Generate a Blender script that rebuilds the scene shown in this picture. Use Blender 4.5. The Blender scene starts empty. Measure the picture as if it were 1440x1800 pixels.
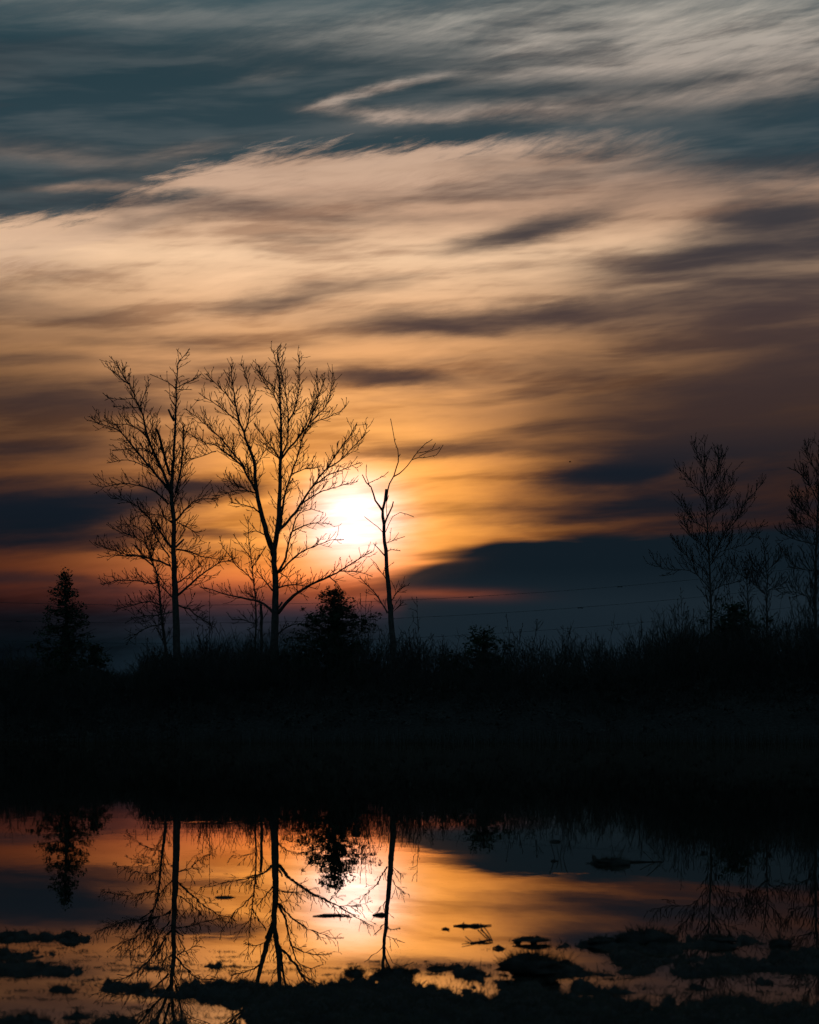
import bpy, math, random
import numpy as np
from mathutils import Vector, noise as mnoise

# ------------------------------------------------------------------ camera, sky, sun, exposure
sc = bpy.context.scene
COL = sc.collection
F, CX, HY, CAMH = 3500.0, 720.0, 1245.0, 1.385      # focal length and horizon in photo pixels, eye height in metres
cam = bpy.data.cameras.new('camera')
camo = bpy.data.objects.new('camera', cam); COL.objects.link(camo)
cam.sensor_fit = 'VERTICAL'; cam.sensor_height = 36.0; cam.sensor_width = 28.8
cam.lens = F / 1800.0 * 36.0
cam.shift_y = (HY - 900.0) / 1800.0
cam.clip_start = 0.1; cam.clip_end = 20000
cam.dof.use_dof = True; cam.dof.focus_distance = 90.0; cam.dof.aperture_fstop = 5.6
camo.location = (0, 0, CAMH); camo.rotation_euler = (math.radians(90), 0, 0)
sc.camera = camo

SUN_PX = (620.0, 919.0)
SUN_AZ = math.atan((SUN_PX[0] - CX) / F)
SUN_EL = math.atan((HY - SUN_PX[1]) / F)

def lin(r, g, b):
    f = lambda c: (c / 255 / 12.92) if c / 255 <= 0.04045 else ((c / 255 + 0.055) / 1.055) ** 2.4
    return (f(r), f(g), f(b), 1.0)

def UV(px, py):
    """sky direction of a photo pixel as azimuth / elevation, in units of 100/F radians"""
    az = math.atan((px - CX) / F)
    el = math.atan((HY - py) / F * math.cos(az))
    return az * F / 100, el * F / 100

world = bpy.data.worlds.new('World'); sc.world = world; world.use_nodes = True
nt = world.node_tree; nt.nodes.clear()
def nd(t, **kw):
    n = nt.nodes.new(t)
    for k, v in kw.items(): setattr(n, k, v)
    return n
def put(sock, v):
    if isinstance(v, bpy.types.NodeSocket): nt.links.new(v, sock)
    else: sock.default_value = v
def Mt(op, a, b=None, c=None, clamp=False):
    n = nd('ShaderNodeMath', operation=op, use_clamp=clamp)
    put(n.inputs[0], a)
    if b is not None: put(n.inputs[1], b)
    if c is not None: put(n.inputs[2], c)
    return n.outputs[0]
def VM(op, a, b=None, out=0):
    n = nd('ShaderNodeVectorMath', operation=op)
    put(n.inputs[0], a)
    if b is not None: put(n.inputs[1], b)
    return n.outputs[out]
def sstep(x, lo, hi, o0=0.0, o1=1.0):
    n = nd('ShaderNodeMapRange', interpolation_type='SMOOTHSTEP')
    put(n.inputs['Value'], x); put(n.inputs['From Min'], lo); put(n.inputs['From Max'], hi)
    put(n.inputs['To Min'], o0); put(n.inputs['To Max'], o1)
    return n.outputs['Result']
def mixc(f, a, b, mode='MIX'):
    n = nd('ShaderNodeMix', data_type='RGBA', blend_type=mode, clamp_factor=True)
    put(n.inputs['Factor'], f); put(n.inputs['A'], a); put(n.inputs['B'], b)
    for i in n.inputs:
        if i.name == 'A' and i.type == 'RGBA': put(i, a)
        if i.name == 'B' and i.type == 'RGBA': put(i, b)
    return [o for o in n.outputs if o.type == 'RGBA'][0]
def mixrgb(f, a, b, mode='MIX'):
    n = nd('ShaderNodeMixRGB', blend_type=mode)
    put(n.inputs[0], f); put(n.inputs[1], a); put(n.inputs[2], b)
    return n.outputs[0]
def ramp(x, lo, hi, stops, interp='EASE'):
    n = nd('ShaderNodeValToRGB'); cr = n.color_ramp; cr.interpolation = interp
    put(n.inputs[0], Mt('MULTIPLY_ADD', x, 1.0 / (hi - lo), -lo / (hi - lo)))
    while len(cr.elements) > 1: cr.elements.remove(cr.elements[-1])
    st = sorted((((p - lo) / (hi - lo)), c) for p, c in stops)
    cr.elements[0].position = st[0][0]; cr.elements[0].color = st[0][1]
    for p, c in st[1:]:
        e = cr.elements.new(min(max(p, 0), 1)); e.color = c
    return n.outputs[0]
def curve(x, pts, xlo, xhi, ylo, yhi):
    """piecewise smooth curve through pts"""
    n = nd('ShaderNodeFloatCurve'); cu = n.mapping.curves[0]
    q = [((a - xlo) / (xhi - xlo), (b - ylo) / (yhi - ylo)) for a, b in pts]
    cu.points[0].location = q[0]; cu.points[1].location = q[-1]
    for a in q[1:-1]: cu.points.new(*a)
    n.mapping.update()
    put(n.inputs['Value'], Mt('MULTIPLY_ADD', x, 1.0 / (xhi - xlo), -xlo / (xhi - xlo)))
    return Mt('MULTIPLY_ADD', n.outputs[0], yhi - ylo, ylo)
def noise(vec, scale, rot=0.0, stretch=(1, 1, 1), detail=5, rough=0.55, dist=0.0, off=(0, 0, 0), color=False):
    m = nd('ShaderNodeMapping', vector_type='POINT')
    put(m.inputs['Vector'], vec); m.inputs['Rotation'].default_value = (0, 0, math.radians(rot))
    m2 = nd('ShaderNodeMapping', vector_type='POINT'); put(m2.inputs['Vector'], m.outputs[0])
    m2.inputs['Scale'].default_value = stretch; m2.inputs['Location'].default_value = off
    n = nd('ShaderNodeTexNoise', noise_dimensions='2D'); put(n.inputs['Vector'], m2.outputs[0])
    n.inputs['Scale'].default_value = scale; n.inputs['Detail'].default_value = detail
    n.inputs['Roughness'].default_value = rough; n.inputs['Distortion'].default_value = dist
    return n.outputs['Color' if color else 'Fac']

tc = nd('ShaderNodeTexCoord')
dirv = VM('NORMALIZE', tc.outputs['Generated'])
sx = nd('ShaderNodeSeparateXYZ'); put(sx.inputs[0], dirv)
U = Mt('MULTIPLY', Mt('ARCTAN2', sx.outputs[0], sx.outputs[1]), F / 100)
V = Mt('MULTIPLY', Mt('ARCSINE', Mt('MAXIMUM', sx.outputs[2], -0.02)), F / 100)
NV = Mt('MULTIPLY', V, -1.0)
cb = nd('ShaderNodeCombineXYZ'); put(cb.inputs[0], U); put(cb.inputs[1], V)
P0 = cb.outputs[0]
# wind-drawn warp of the cloud field
wc = VM('SUBTRACT', noise(P0, 0.45, -5, (0.35, 1.3, 1), 3, 0.5, color=True), (0.5, 0.5, 0.5))
P1 = VM('ADD', P0, VM('MULTIPLY', wc, (0.9, 0.45, 0)))
wf = VM('SUBTRACT', noise(P0, 2.4, -7, (0.32, 1.5, 1), 5, 0.65, off=(3, 7, 0), color=True), (0.5, 0.5, 0.5))
P2 = VM('ADD', P1, VM('MULTIPLY', wf, (0.9, 0.34, 0)))

P3 = VM('ADD', P1, VM('MULTIPLY', wf, (0.6, 0.2, 0)))

_rot = {}
def turned(vec, deg):
    """the field turned so that clouds of one tilt lie level (built once per tilt)"""
    key = (vec.as_pointer(), deg)
    if key not in _rot:
        m = nd('ShaderNodeMapping', vector_type='POINT'); put(m.inputs['Vector'], vec)
        m.inputs['Rotation'].default_value = (0, 0, -math.radians(deg)); _rot[key] = m.outputs[0]
    return _rot[key]
def blobs(lst, vec=None, start=0.0, grow=1.0):
    acc = start
    for px, py, hl, ht, tilt, w in lst:
        u, v = UV(px, py)
        tq = min((-4, 0, 4, 8, 12), key=lambda t: abs(t - tilt)); r = math.radians(-tq)
        ur, vr = u * math.cos(r) - v * math.sin(r), u * math.sin(r) + v * math.cos(r)
        sxx, syy = 100 / (hl * grow), 100 / (ht * grow)
        z = nd('ShaderNodeCombineXYZ'); z.inputs[0].default_value = -ur * sxx; z.inputs[1].default_value = -vr * syy
        put(z.inputs[2], acc)                              # evaluate one cloud after the other (keeps the shader small)
        n = nd('ShaderNodeVectorMath', operation='MULTIPLY_ADD'); put(n.inputs[0], turned(vec or P2, tq)); n.inputs[1].default_value = (sxx, syy, 0); put(n.inputs[2], z.outputs[0])
        d = VM('DOT_PRODUCT', n.outputs[0], VM('MULTIPLY', n.outputs[0], (1, 1, 0)), out=1)
        acc = Mt('MULTIPLY_ADD', Mt('POWER', 0.18, d), w, acc)
    return acc

vpy = lambda py: UV(640, py)[1]
upx = lambda px: UV(px, 900)[0]
# fine drawn-out streaks everywhere in the sky
st1 = noise(P1, 0.62, -3, (0.22, 1.5, 1), 5, 0.58, 0.0, (11, 2, 0))
st2 = noise(P1, 1.6, -3.5, (0.17, 1.5, 1), 4, 0.54, 0.0, (5, 9, 0))
fib = noise(P1, 4.2, -16, (0.2, 1.5, 1), 5, 0.7, 0.0, (1, 4, 0))

# clear upper sky
sky = nd('ShaderNodeTexSky', sky_type='NISHITA'); sky.sun_disc = False
sky.sun_elevation = SUN_EL; sky.sun_rotation = SUN_AZ
sky.altitude = 20; sky.air_density = 1.0; sky.dust_density = 1.0; sky.ozone_density = 3.0
nish = mixrgb(1.0, sky.outputs[0], (0.012, 0.017, 0.019, 1), 'MULTIPLY')
teal = ramp(V, 0, 14, [(vpy(1245), lin(20, 31, 40)), (vpy(1000), lin(24, 38, 47)), (vpy(500), lin(40, 58, 66)),
                       (vpy(250), lin(40, 61, 70)), (vpy(120), lin(33, 57, 66)), (vpy(0), lin(56, 82, 90))])
c = mixrgb(0.85, nish, teal)
# thin grey veil inside the blue part
c = mixrgb(Mt('MULTIPLY', sstep(st2, 0.42, 0.72), 0.22), c, lin(118, 120, 119))

# lit cirrus: cream high up, tan in the middle, orange and red towards the sun
warm = ramp(V, 0, 14, [(vpy(1245), lin(19, 31, 40)), (vpy(1130), lin(22, 34, 43)), (vpy(1085), lin(40, 39, 48)),
                       (vpy(1045), lin(98, 54, 50)), (vpy(980), lin(148, 78, 54)), (vpy(860), lin(172, 104, 66)),
                       (vpy(750), lin(186, 128, 86)), (vpy(600), lin(208, 154, 108)), (vpy(450), lin(236, 196, 158)),
                       (vpy(380), lin(200, 160, 130)), (vpy(330), lin(186, 151, 127)), (vpy(250), lin(168, 144, 128)), (vpy(100), lin(166, 156, 146)),
                       (vpy(0), lin(182, 174, 162))], 'LINEAR')
side = curve(U, [(upx(-1500), .14), (upx(-400), .2), (upx(0), .28), (upx(200), .58), (upx(430), 1.0), (upx(640), 1.0), (upx(850), .82),
                 (upx(1000), .45), (upx(1150), .28), (upx(1300), .18), (upx(1440), .13), (upx(2000), .11), (upx(3000), .11)],
             upx(-1500), upx(3000), 0, 1)
sideamt = sstep(NV, -vpy(400), -vpy(760), 0.08, 1.0)
warm = mixrgb(1.0, warm, mixrgb(sideamt, (1, 1, 1, 1), side), 'MULTIPLY')
warm = mixrgb(1.0, warm, ramp(Mt('MULTIPLY_ADD', Mt('SUBTRACT', fib, .5), .2, st2), 0, 1, [(0.32, (0.64, 0.60, 0.60, 1)), (0.5, (1, 1, 1, 1)), (0.68, (1.16, 1.16, 1.16, 1))], 'LINEAR'), 'MULTIPLY')
edge1 = curve(U, [(upx(-1500), vpy(520)), (upx(-300), vpy(440)), (upx(0), vpy(408)), (upx(150), vpy(380)), (upx(225), vpy(345)), (upx(320), vpy(300)),
                  (upx(450), vpy(268)), (upx(650), vpy(252)), (upx(1000), vpy(242)), (upx(1160), vpy(262)),
                  (upx(1300), vpy(300)), (upx(1440), vpy(300)), (upx(3000), vpy(330))], upx(-1500), upx(3000), 0, 14)
e1 = Mt('SUBTRACT', edge1, Mt('ADD', V, Mt('MULTIPLY', Mt('SUBTRACT', fib, 0.5), 0.7)))
e1 = Mt('MULTIPLY_ADD', Mt('SUBTRACT', st2, 0.5), 0.5, e1)
soft = sstep(U, upx(750), upx(1300), 0.26, 0.9)
m1 = sstep(e1, Mt('MULTIPLY', soft, -0.35), soft)
rim = Mt('MULTIPLY', Mt('POWER', 0.37, Mt('POWER', Mt('DIVIDE', Mt('SUBTRACT', e1, 0.42), 0.34), 2.0)), sstep(U, upx(1200), upx(700)))
warm = mixrgb(Mt('MULTIPLY', rim, 0.6), warm, lin(214, 178, 150))
high = blobs([
    (575, 187, 44, 9, 12, 1.1), (640, 168, 60, 9, 12, 1.0), (705, 156, 45, 9, 8, .9), (775, 140, 55, 8, 12, .6), (660, 205, 110, 10, -4, .9), (850, 202, 200, 15, 4, .7),
    (1040, 190, 180, 18, 5, .45), (960, 130, 160, 13, 4, .4), (1120, 35, 430, 66, 2, .85), (930, 82, 90, 15, 14, .5),
    (1250, 95, 330, 44, 6, .75), (1330, 150, 200, 26, 9, .45), (80, 268, 190, 22, -3, .25), (330, 262, 90, 13, 12, .3),
    (180, 333, 110, 9, 3, .5), (150, 10, 320, 34, 0, .25), (480, 130, 60, 10, 16, .16), (620, 60, 260, 36, 4, .26), (1800, 60, 420, 60, 6, .7)], P3, grow=1.15)
hm = Mt('MULTIPLY', high, Mt('ADD', sstep(st2, 0.30, 0.62, 0.62, 1.0), Mt('MULTIPLY', Mt('SUBTRACT', fib, .5), 1.0)), clamp=True)
cov = Mt('MAXIMUM', m1, hm)
# blue gaps inside the lit layer
gap = blobs([(1360, 262, 260, 42, 3, .8), (1440, 215, 220, 34, 4, .5), (310, 350, 85, 12, 8, .85), (120, 362, 140, 16, 6, .45), (1060, 300, 200, 22, 4, .3), (760, 226, 320, 12, 2, .75), (420, 215, 260, 22, 3, .5)])
cov = Mt('MULTIPLY', cov, Mt('SUBTRACT', 1.0, gap, clamp=True))
c = mixrgb(cov, c, warm)

# glow of the veiled sun
su, sv = UV(*SUN_PX)
gm = nd('ShaderNodeMapping', vector_type='TEXTURE'); put(gm.inputs['Vector'], VM('ADD', P0, VM('MULTIPLY', wf, (0.7, 0.35, 0))))
gm.inputs['Location'].default_value = (su, sv, 0); gm.inputs['Scale'].default_value = (1.25, 0.86, 1)
gd = VM('LENGTH', gm.outputs[0], out=1)
gc = nd('ShaderNodeMapping', vector_type='TEXTURE'); put(gc.inputs['Vector'], VM('ADD', P0, VM('MULTIPLY', wf, (0.35, 0.2, 0))))
gc.inputs['Location'].default_value = (su, sv, 0); gc.inputs['Scale'].default_value = (1.0, 0.9, 1)
gcd = VM('LENGTH', gc.outputs[0], out=1)
def gauss(r): return Mt('POWER', math.exp(-1), Mt('POWER', Mt('DIVIDE', gd, r), 2.0))
glow_wide = mixrgb(1.0, gauss(3.4), (0.20, 0.075, 0.004, 1), 'MULTIPLY')
glow_mid = mixrgb(1.0, gauss(2.05), (0.84, 0.37, 0.04, 1), 'MULTIPLY')
glow_core = mixrgb(1.0, Mt('POWER', math.exp(-1), Mt('POWER', Mt('DIVIDE', gcd, 0.72), 2.0)), (0.9, 1.1, 1.5, 1), 'MULTIPLY')
allglow = mixrgb(1.0, mixrgb(1.0, glow_wide, glow_mid, 'ADD'), glow_core, 'ADD')
allglow = mixrgb(1.0, allglow, ramp(st2, 0, 1, [(0.34, (0.72, 0.66, 0.6, 1)), (0.5, (1, 1, 1, 1)), (0.66, (1.12, 1.14, 1.2, 1))], 'LINEAR'), 'MULTIPLY')

allglow = mixrgb(1.0, allglow, ramp(V, 0, 14, [(vpy(1080), (1.1, .42, .25, 1)), (vpy(1030), (1.1, .55, .35, 1)), (vpy(965), (1, .95, .9, 1)), (vpy(930), (1, 1, 1, 1))], 'LINEAR'), 'MULTIPLY')
# dark, thicker clouds in front of the lit layer
dark = blobs([
    (880, 418, 80, 17, 12, 1.0), (985, 386, 75, 15, 8, .9), (1370, 380, 130, 20, 8, 1.3), (1330, 434, 160, 28, 9, 1.7), (1170, 462, 180, 24, 6, .45),
    (490, 525, 105, 14, 8, .55), (940, 554, 240, 18, 5, 1.2), (745, 572, 140, 17, -4, .6), (1260, 530, 220, 44, 3, .55), (1430, 520, 160, 70, 5, .5),
    (680, 660, 100, 11, 2, .95), (1350, 652, 130, 26, 11, 1.1), (1440, 640, 100, 44, 6, .5), (50, 700, 190, 28, 0, .55), (60, 630, 140, 12, 0, .45),
    (90, 800, 190, 18, 0, .5), (40, 535, 190, 20, -2, .4), (260, 715, 130, 14, 0, .35), (860, 788, 160, 14, -3, .5), (730, 792, 90, 10, 0, .4), (360, 380, 200, 12, 7, .35),
    (700, 385, 230, 11, 2, .3), (1190, 345, 200, 26, 5, .35), (200, 590, 300, 14, 2, .25),
    (1200, 770, 230, 44, 11, .6), (1110, 820, 120, 20, 12, 1.7), (1310, 800, 220, 60, 5, .75), (1010, 845, 90, 11, 8, .55), (1060, 882, 200, 10, 3, .5), (1000, 908, 170, 8, 3, .5),
    (1320, 900, 220, 46, 3, .6), (1400, 720, 250, 80, 5, .45),
    (40, 908, 170, 40, 5, 2.4), (200, 880, 110, 20, 9, 1.5), (300, 862, 100, 13, 8, 1.0), (375, 850, 75, 10, 2, 1.1), (10, 850, 120, 16, 3, .4),
    (40, 1018, 150, 12, -2, .55), (380, 935, 60, 8, 2, .35), (250, 960, 170, 8, 0, .35), (1090, 700, 320, 18, 6, .3),
    (1010, 745, 220, 26, 8, .4), (1050, 895, 190, 34, 3, .35), (1340, 540, 300, 60, 4, .4), (1400, 440, 220, 70, 5, .35), (1250, 700, 260, 50, 8, .5), (1420, 600, 260, 60, 4, .4), (60, 740, 220, 60, 0, .25)], P3, grow=1.3)
dark = Mt('ADD', dark, Mt('MULTIPLY', sstep(st1, 0.5, 0.74, 0.0, 0.3), Mt('SUBTRACT', 1.0, gauss(2.4))))
dark = Mt('MULTIPLY', dark, sstep(st2, 0.3, 0.68, 1.28, 0.66))
dark = Mt('SUBTRACT', 1.0, Mt('POWER', 0.12, dark), clamp=True)
darkcol = ramp(V, 0, 14, [(vpy(1245), lin(20, 32, 41)), (vpy(1080), lin(24, 34, 42)), (vpy(960), lin(17, 26, 35)), (vpy(830), lin(24, 31, 41)), (vpy(740), lin(64, 49, 47)),
                          (vpy(560), lin(70, 57, 57)), (vpy(420), lin(60, 57, 61)), (vpy(0), lin(58, 68, 74))], 'LINEAR')
darkcol = mixrgb(1.0, darkcol, mixrgb(sideamt, (1, 1, 1, 1), mixrgb(0.2, (1, 1, 1, 1), side)), 'MULTIPLY')
low = sstep(NV, -vpy(1005), -vpy(1078))
veil = Mt('MULTIPLY', Mt('SUBTRACT', 1.0, low), Mt('SUBTRACT', 1.0, Mt('MULTIPLY', dark, 0.6)))
lit = mixrgb(1.0, c, mixrgb(1.0, allglow, veil, 'MULTIPLY'), 'ADD')
lit = mixrgb(Mt('MULTIPLY', dark, Mt('SUBTRACT', 1.0, Mt('MULTIPLY', gauss(1.5), 0.7))), lit, darkcol)
# the low bank right of the sun with its crisp upper rim
bedge = curve(U, [(upx(500), vpy(1000)), (upx(700), vpy(985)), (upx(760), vpy(962)), (upx(850), vpy(951)), (upx(950), vpy(945)),
                  (upx(1150), vpy(938)), (upx(1440), vpy(936)), (upx(3000), vpy(925))], upx(500), upx(3000), 0, 14)
bd = Mt('SUBTRACT', bedge, Mt('ADD', V, Mt('MULTIPLY', Mt('SUBTRACT', st2, .5), .3)))
bank = Mt('MULTIPLY', sstep(bd, -0.03, sstep(U, upx(720), upx(900), 0.4, 0.13)), sstep(U, Mt('MULTIPLY_ADD', Mt('SUBTRACT', st2, .5), 2.5, upx(640)), upx(725)))
redgap = blobs([(770, 1047, 150, 13, 2, .55), (725, 993, 60, 6, 4, .8)], P1)
bank = Mt('MULTIPLY', bank, Mt('SUBTRACT', 1.0, redgap, clamp=True))
bankcol = mixrgb(1.0, ramp(V, 0, 14, [(vpy(1245), lin(20, 32, 41)), (vpy(1060), lin(25, 36, 44)), (vpy(1000), lin(17, 28, 36)), (vpy(930), lin(18, 28, 36))], 'LINEAR'),
                 mixrgb(1.0, gauss(0.95), (0.22, 0.08, 0.02, 1), 'MULTIPLY'), 'ADD')
lit = mixrgb(bank, lit, bankcol)
# away from the sunset the vault falls off to dusk blue
back = sstep(Mt('ABSOLUTE', U), 16.0, 50.0)
lit = mixrgb(Mt('MULTIPLY', back, 0.75), lit, mixrgb(0.2, mixrgb(1.0, teal, (1.7, 1.8, 2.0, 1), 'MULTIPLY'), nish))
lit = mixrgb(sstep(V, 14.0, 32.0, 0.0, 0.85), lit, lin(68, 100, 120))
bg = nd('ShaderNodeBackground'); put(bg.inputs['Color'], lit); bg.inputs['Strength'].default_value = 1.0
wo = nd('ShaderNodeOutputWorld'); nt.links.new(bg.outputs[0], wo.inputs['Surface'])

sl = bpy.data.lights.new('sun', 'SUN'); sl.energy = 0.00006; sl.angle = math.radians(1.5); sl.color = (1.0, 0.72, 0.42)
so = bpy.data.objects.new('sun', sl); COL.objects.link(so)
sd = Vector((math.sin(SUN_AZ) * math.cos(SUN_EL), math.cos(SUN_AZ) * math.cos(SUN_EL), math.sin(SUN_EL)))
so.rotation_euler = (-sd).to_track_quat('-Z', 'Y').to_euler(); so.location = sd * 60

vs = sc.view_settings
vs.view_transform = 'Standard'; vs.look = 'None'; vs.exposure = 0.0; vs.gamma = 1.0; vs.use_curve_mapping = False
sc.render.engine = 'CYCLES'
sc.cycles.use_denoising = True
world.cycles.sampling_method = 'MANUAL'; world.cycles.sample_map_resolution = 256
sc.cycles.use_adaptive_sampling = True; sc.cycles.adaptive_threshold = 0.015; sc.cycles.adaptive_min_samples = 8
sc.cycles.max_bounces = 4; sc.cycles.diffuse_bounces = 2; sc.cycles.glossy_bounces = 3
sc.cycles.sample_clamp_indirect = 4.0
sc.cycles.caustics_reflective = False; sc.cycles.caustics_refractive = False
#@@GEOMETRY
# ------------------------------------------------------------------ helpers
rng = random.Random(7)
def W(px, py, D):
    """photo pixel seen at distance D (metres along the view axis)"""
    return Vector(((px - CX) / F * D, D, CAMH + (HY - py) / F * D))
def gy(py): return CAMH * F / (py - HY)            # distance of a point of the water surface

def material(name, col, rough=0.9, spec=0.15, nscale=0.0, var=0.35, bump=0.0):
    m = bpy.data.materials.new(name); m.use_nodes = True
    t = m.node_tree; p = t.nodes['Principled BSDF']
    p.inputs['Roughness'].default_value = rough; p.inputs['Specular IOR Level'].default_value = spec
    p.inputs['Base Color'].default_value = (*col, 1)
    if nscale:
        tcn = t.nodes.new('ShaderNodeTexCoord'); n = t.nodes.new('ShaderNodeTexNoise'); r = t.nodes.new('ShaderNodeValToRGB')
        n.inputs['Scale'].default_value = nscale; n.inputs['Detail'].default_value = 6
        t.links.new(tcn.outputs['Object'], n.inputs['Vector']); t.links.new(n.outputs['Fac'], r.inputs[0])
        r.color_ramp.elements[0].position = 0.3; r.color_ramp.elements[1].position = 0.7
        r.color_ramp.elements[0].color = (*[v * (1 - var) for v in col], 1)
        r.color_ramp.elements[1].color = (*[v * (1 + var) for v in col], 1)
        t.links.new(r.outputs[0], p.inputs['Base Color'])
        if bump:
            b = t.nodes.new('ShaderNodeBump'); b.inputs['Distance'].default_value = bump
            t.links.new(n.outputs['Fac'], b.inputs['Height']); t.links.new(b.outputs[0], p.inputs['Normal'])
    return m
M_BARK = material('bark', (0.07, 0.06, 0.052), 0.95, 0.05, 6.0, 0.4, 0.02)
M_TWIG = material('twig', (0.046, 0.036, 0.030), 0.9, 0.05)
M_BRUSH = material('brush', (0.046, 0.041, 0.034), 0.9, 0.05, 1.5, 0.4)
M_NEEDLE = material('needles', (0.030, 0.044, 0.026), 0.9, 0.05, 3.0, 0.4)
M_MUD = material('mud', (0.032, 0.028, 0.024), 0.95, 0.03, 9.0, 0.4, 0.01)
M_GRASS = material('dead_grass', (0.036, 0.031, 0.022), 0.9, 0.05, 4.0, 0.4)
M_WOOD = material('driftwood', (0.050, 0.042, 0.036), 0.9, 0.05, 14.0, 0.4, 0.01)
M_WIRE = material('wire', (0.05, 0.05, 0.05), 0.7, 0.2, 3.0, 0.2)
M_BIRD = material('feathers', (0.03, 0.03, 0.03), 0.9, 0.1, 9.0, 0.3)

class MB:
    """collects tubes and faces of one mesh object"""
    def __init__(s): s.v = []; s.f = []
    def tube(s, pts, rad, n=5, cap=True):
        k = len(pts)
        if k < 2: return
        base = len(s.v); ref = None
        for i in range(k):
            d = (pts[min(i + 1, k - 1)] - pts[max(i - 1, 0)])
            if d.length < 1e-9: d = Vector((0, 0, 1))
            d.normalize()
            if ref is None: ref = d.orthogonal().normalized()
            a = ref - d * ref.dot(d)
            if a.length < 1e-6: a = d.orthogonal()
            a.normalize(); ref = a; b = d.cross(a); r = rad[i]; p = pts[i]
            for j in range(n):
                t = 2 * math.pi * j / n; cs = math.cos(t) * r; sn = math.sin(t) * r
                s.v.append((p.x + a.x * cs + b.x * sn, p.y + a.y * cs + b.y * sn, p.z + a.z * cs + b.z * sn))
        for i in range(k - 1):
            o = base + i * n
            for j in range(n):
                j2 = (j + 1) % n
                s.f.append((o + j, o + j2, o + n + j2, o + n + j))
        if cap:
            s.f.append(tuple(base + n - 1 - j for j in range(n))); s.f.append(tuple(base + (k - 1) * n + j for j in range(n)))
    def face(s, *ps):
        b = len(s.v); s.v.extend(tuple(p) for p in ps); s.f.append(tuple(range(b, b + len(ps))))
    def build(s, name, mat, parent=None, origin=None, smooth=True):
        me = bpy.data.meshes.new(name)
        o = origin or (0, 0, 0)
        me.from_pydata([(x - o[0], y - o[1], z - o[2]) for x, y, z in s.v], [], s.f)
        if smooth: me.polygons.foreach_set('use_smooth', [True] * len(me.polygons))
        me.materials.append(mat)
        ob = bpy.data.objects.new(name, me); COL.objects.link(ob)
        if parent: ob.parent = parent
        elif origin: ob.location = o
        return ob
def tag(o, label=None, cat=None, group=None, kind=None):
    if label: o['label'] = label
    if cat: o['category'] = cat
    if group: o['group'] = group
    if kind: o['kind'] = kind
    return o
def empty(name, loc, label, cat, group=None):
    o = bpy.data.objects.new(name, None); COL.objects.link(o); o.location = loc
    o.empty_display_size = 0.3
    return tag(o, label, cat, group)

def smooth_line(pts, step):
    """Catmull-Rom through pts, resampled"""
    out = []
    n = len(pts)
    for i in range(n - 1):
        p0, p1, p2, p3 = pts[max(i - 1, 0)], pts[i], pts[i + 1], pts[min(i + 2, n - 1)]
        k = max(1, int((p2 - p1).length / step))
        for j in range(k):
            t = j / k
            out.append(0.5 * ((2 * p1) + (p2 - p0) * t + (2 * p0 - 5 * p1 + 4 * p2 - p3) * t * t + (3 * p1 - p0 - 3 * p2 + p3) * t ** 3))
    out.append(pts[-1].copy())
    return out

TWIG_MIN = 0.0150
def sprout(mb, p, d, L, r, level, up, seed_rng, spurs=1.0):
    """one side branch with its own twigs; curves upward as it grows"""
    R = seed_rng
    seg = 0.17 if level < 2 else 0.13
    n = max(2, int(L / seg)); step = L / n
    pts = [p.copy()]; d = d.normalized()
    bend = Vector((R.gauss(0, .07), R.gauss(0, .07), R.gauss(0, .04)))
    kids = []
    for i in range(n):
        d = d + bend * .3 + Vector((R.gauss(0, .05), R.gauss(0, .05), R.gauss(0, .045)))
        d.z += up * (1.0 if level < 2 else 1.4) * step
        d.normalize()
        pts.append(pts[-1] + d * step)
        kids.append(d.copy())
    rad = [max(TWIG_MIN * 0.8, r * (1 - 0.75 * i / n)) for i in range(n + 1)]
    mb.tube(pts, rad, 4 if r > 0.02 else 3, cap=False)
    if level >= 3: return
    gap = {0: .26, 1: .21, 2: .30}[level] / spurs
    s = gap * R.uniform(.5, 1.2); side = R.random() * 6.28
    while s < L * 0.97:
        t = s / L; i = min(n - 1, int(t * n)); q = pts[i].lerp(pts[i + 1], t * n - i); dd = kids[i]
        side += 2.4 + R.gauss(0, .5)
        a = dd.orthogonal().normalized(); b = dd.cross(a)
        o = a * math.cos(side) + b * math.sin(side)
        if R.random() < .45: o.z = abs(o.z)
        ang = R.uniform(.45, .9)
        nd_ = dd * math.cos(ang) + o * math.sin(ang)
        if level == 0: l2 = L * R.uniform(.25, .6) * (1.05 - .55 * t)
        elif level == 1: l2 = R.uniform(.15, .75) * (1.1 - .5 * t)
        else: l2 = R.uniform(.05, .14)
        sprout(mb, q, nd_, max(l2, .05), max(TWIG_MIN, r * (1 - .7 * t) * .55), level + 1 if l2 > .25 else max(level + 1, 2 if l2 > .12 else 3), up, R, spurs)
        s += gap * R.uniform(.55, 1.5)

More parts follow.
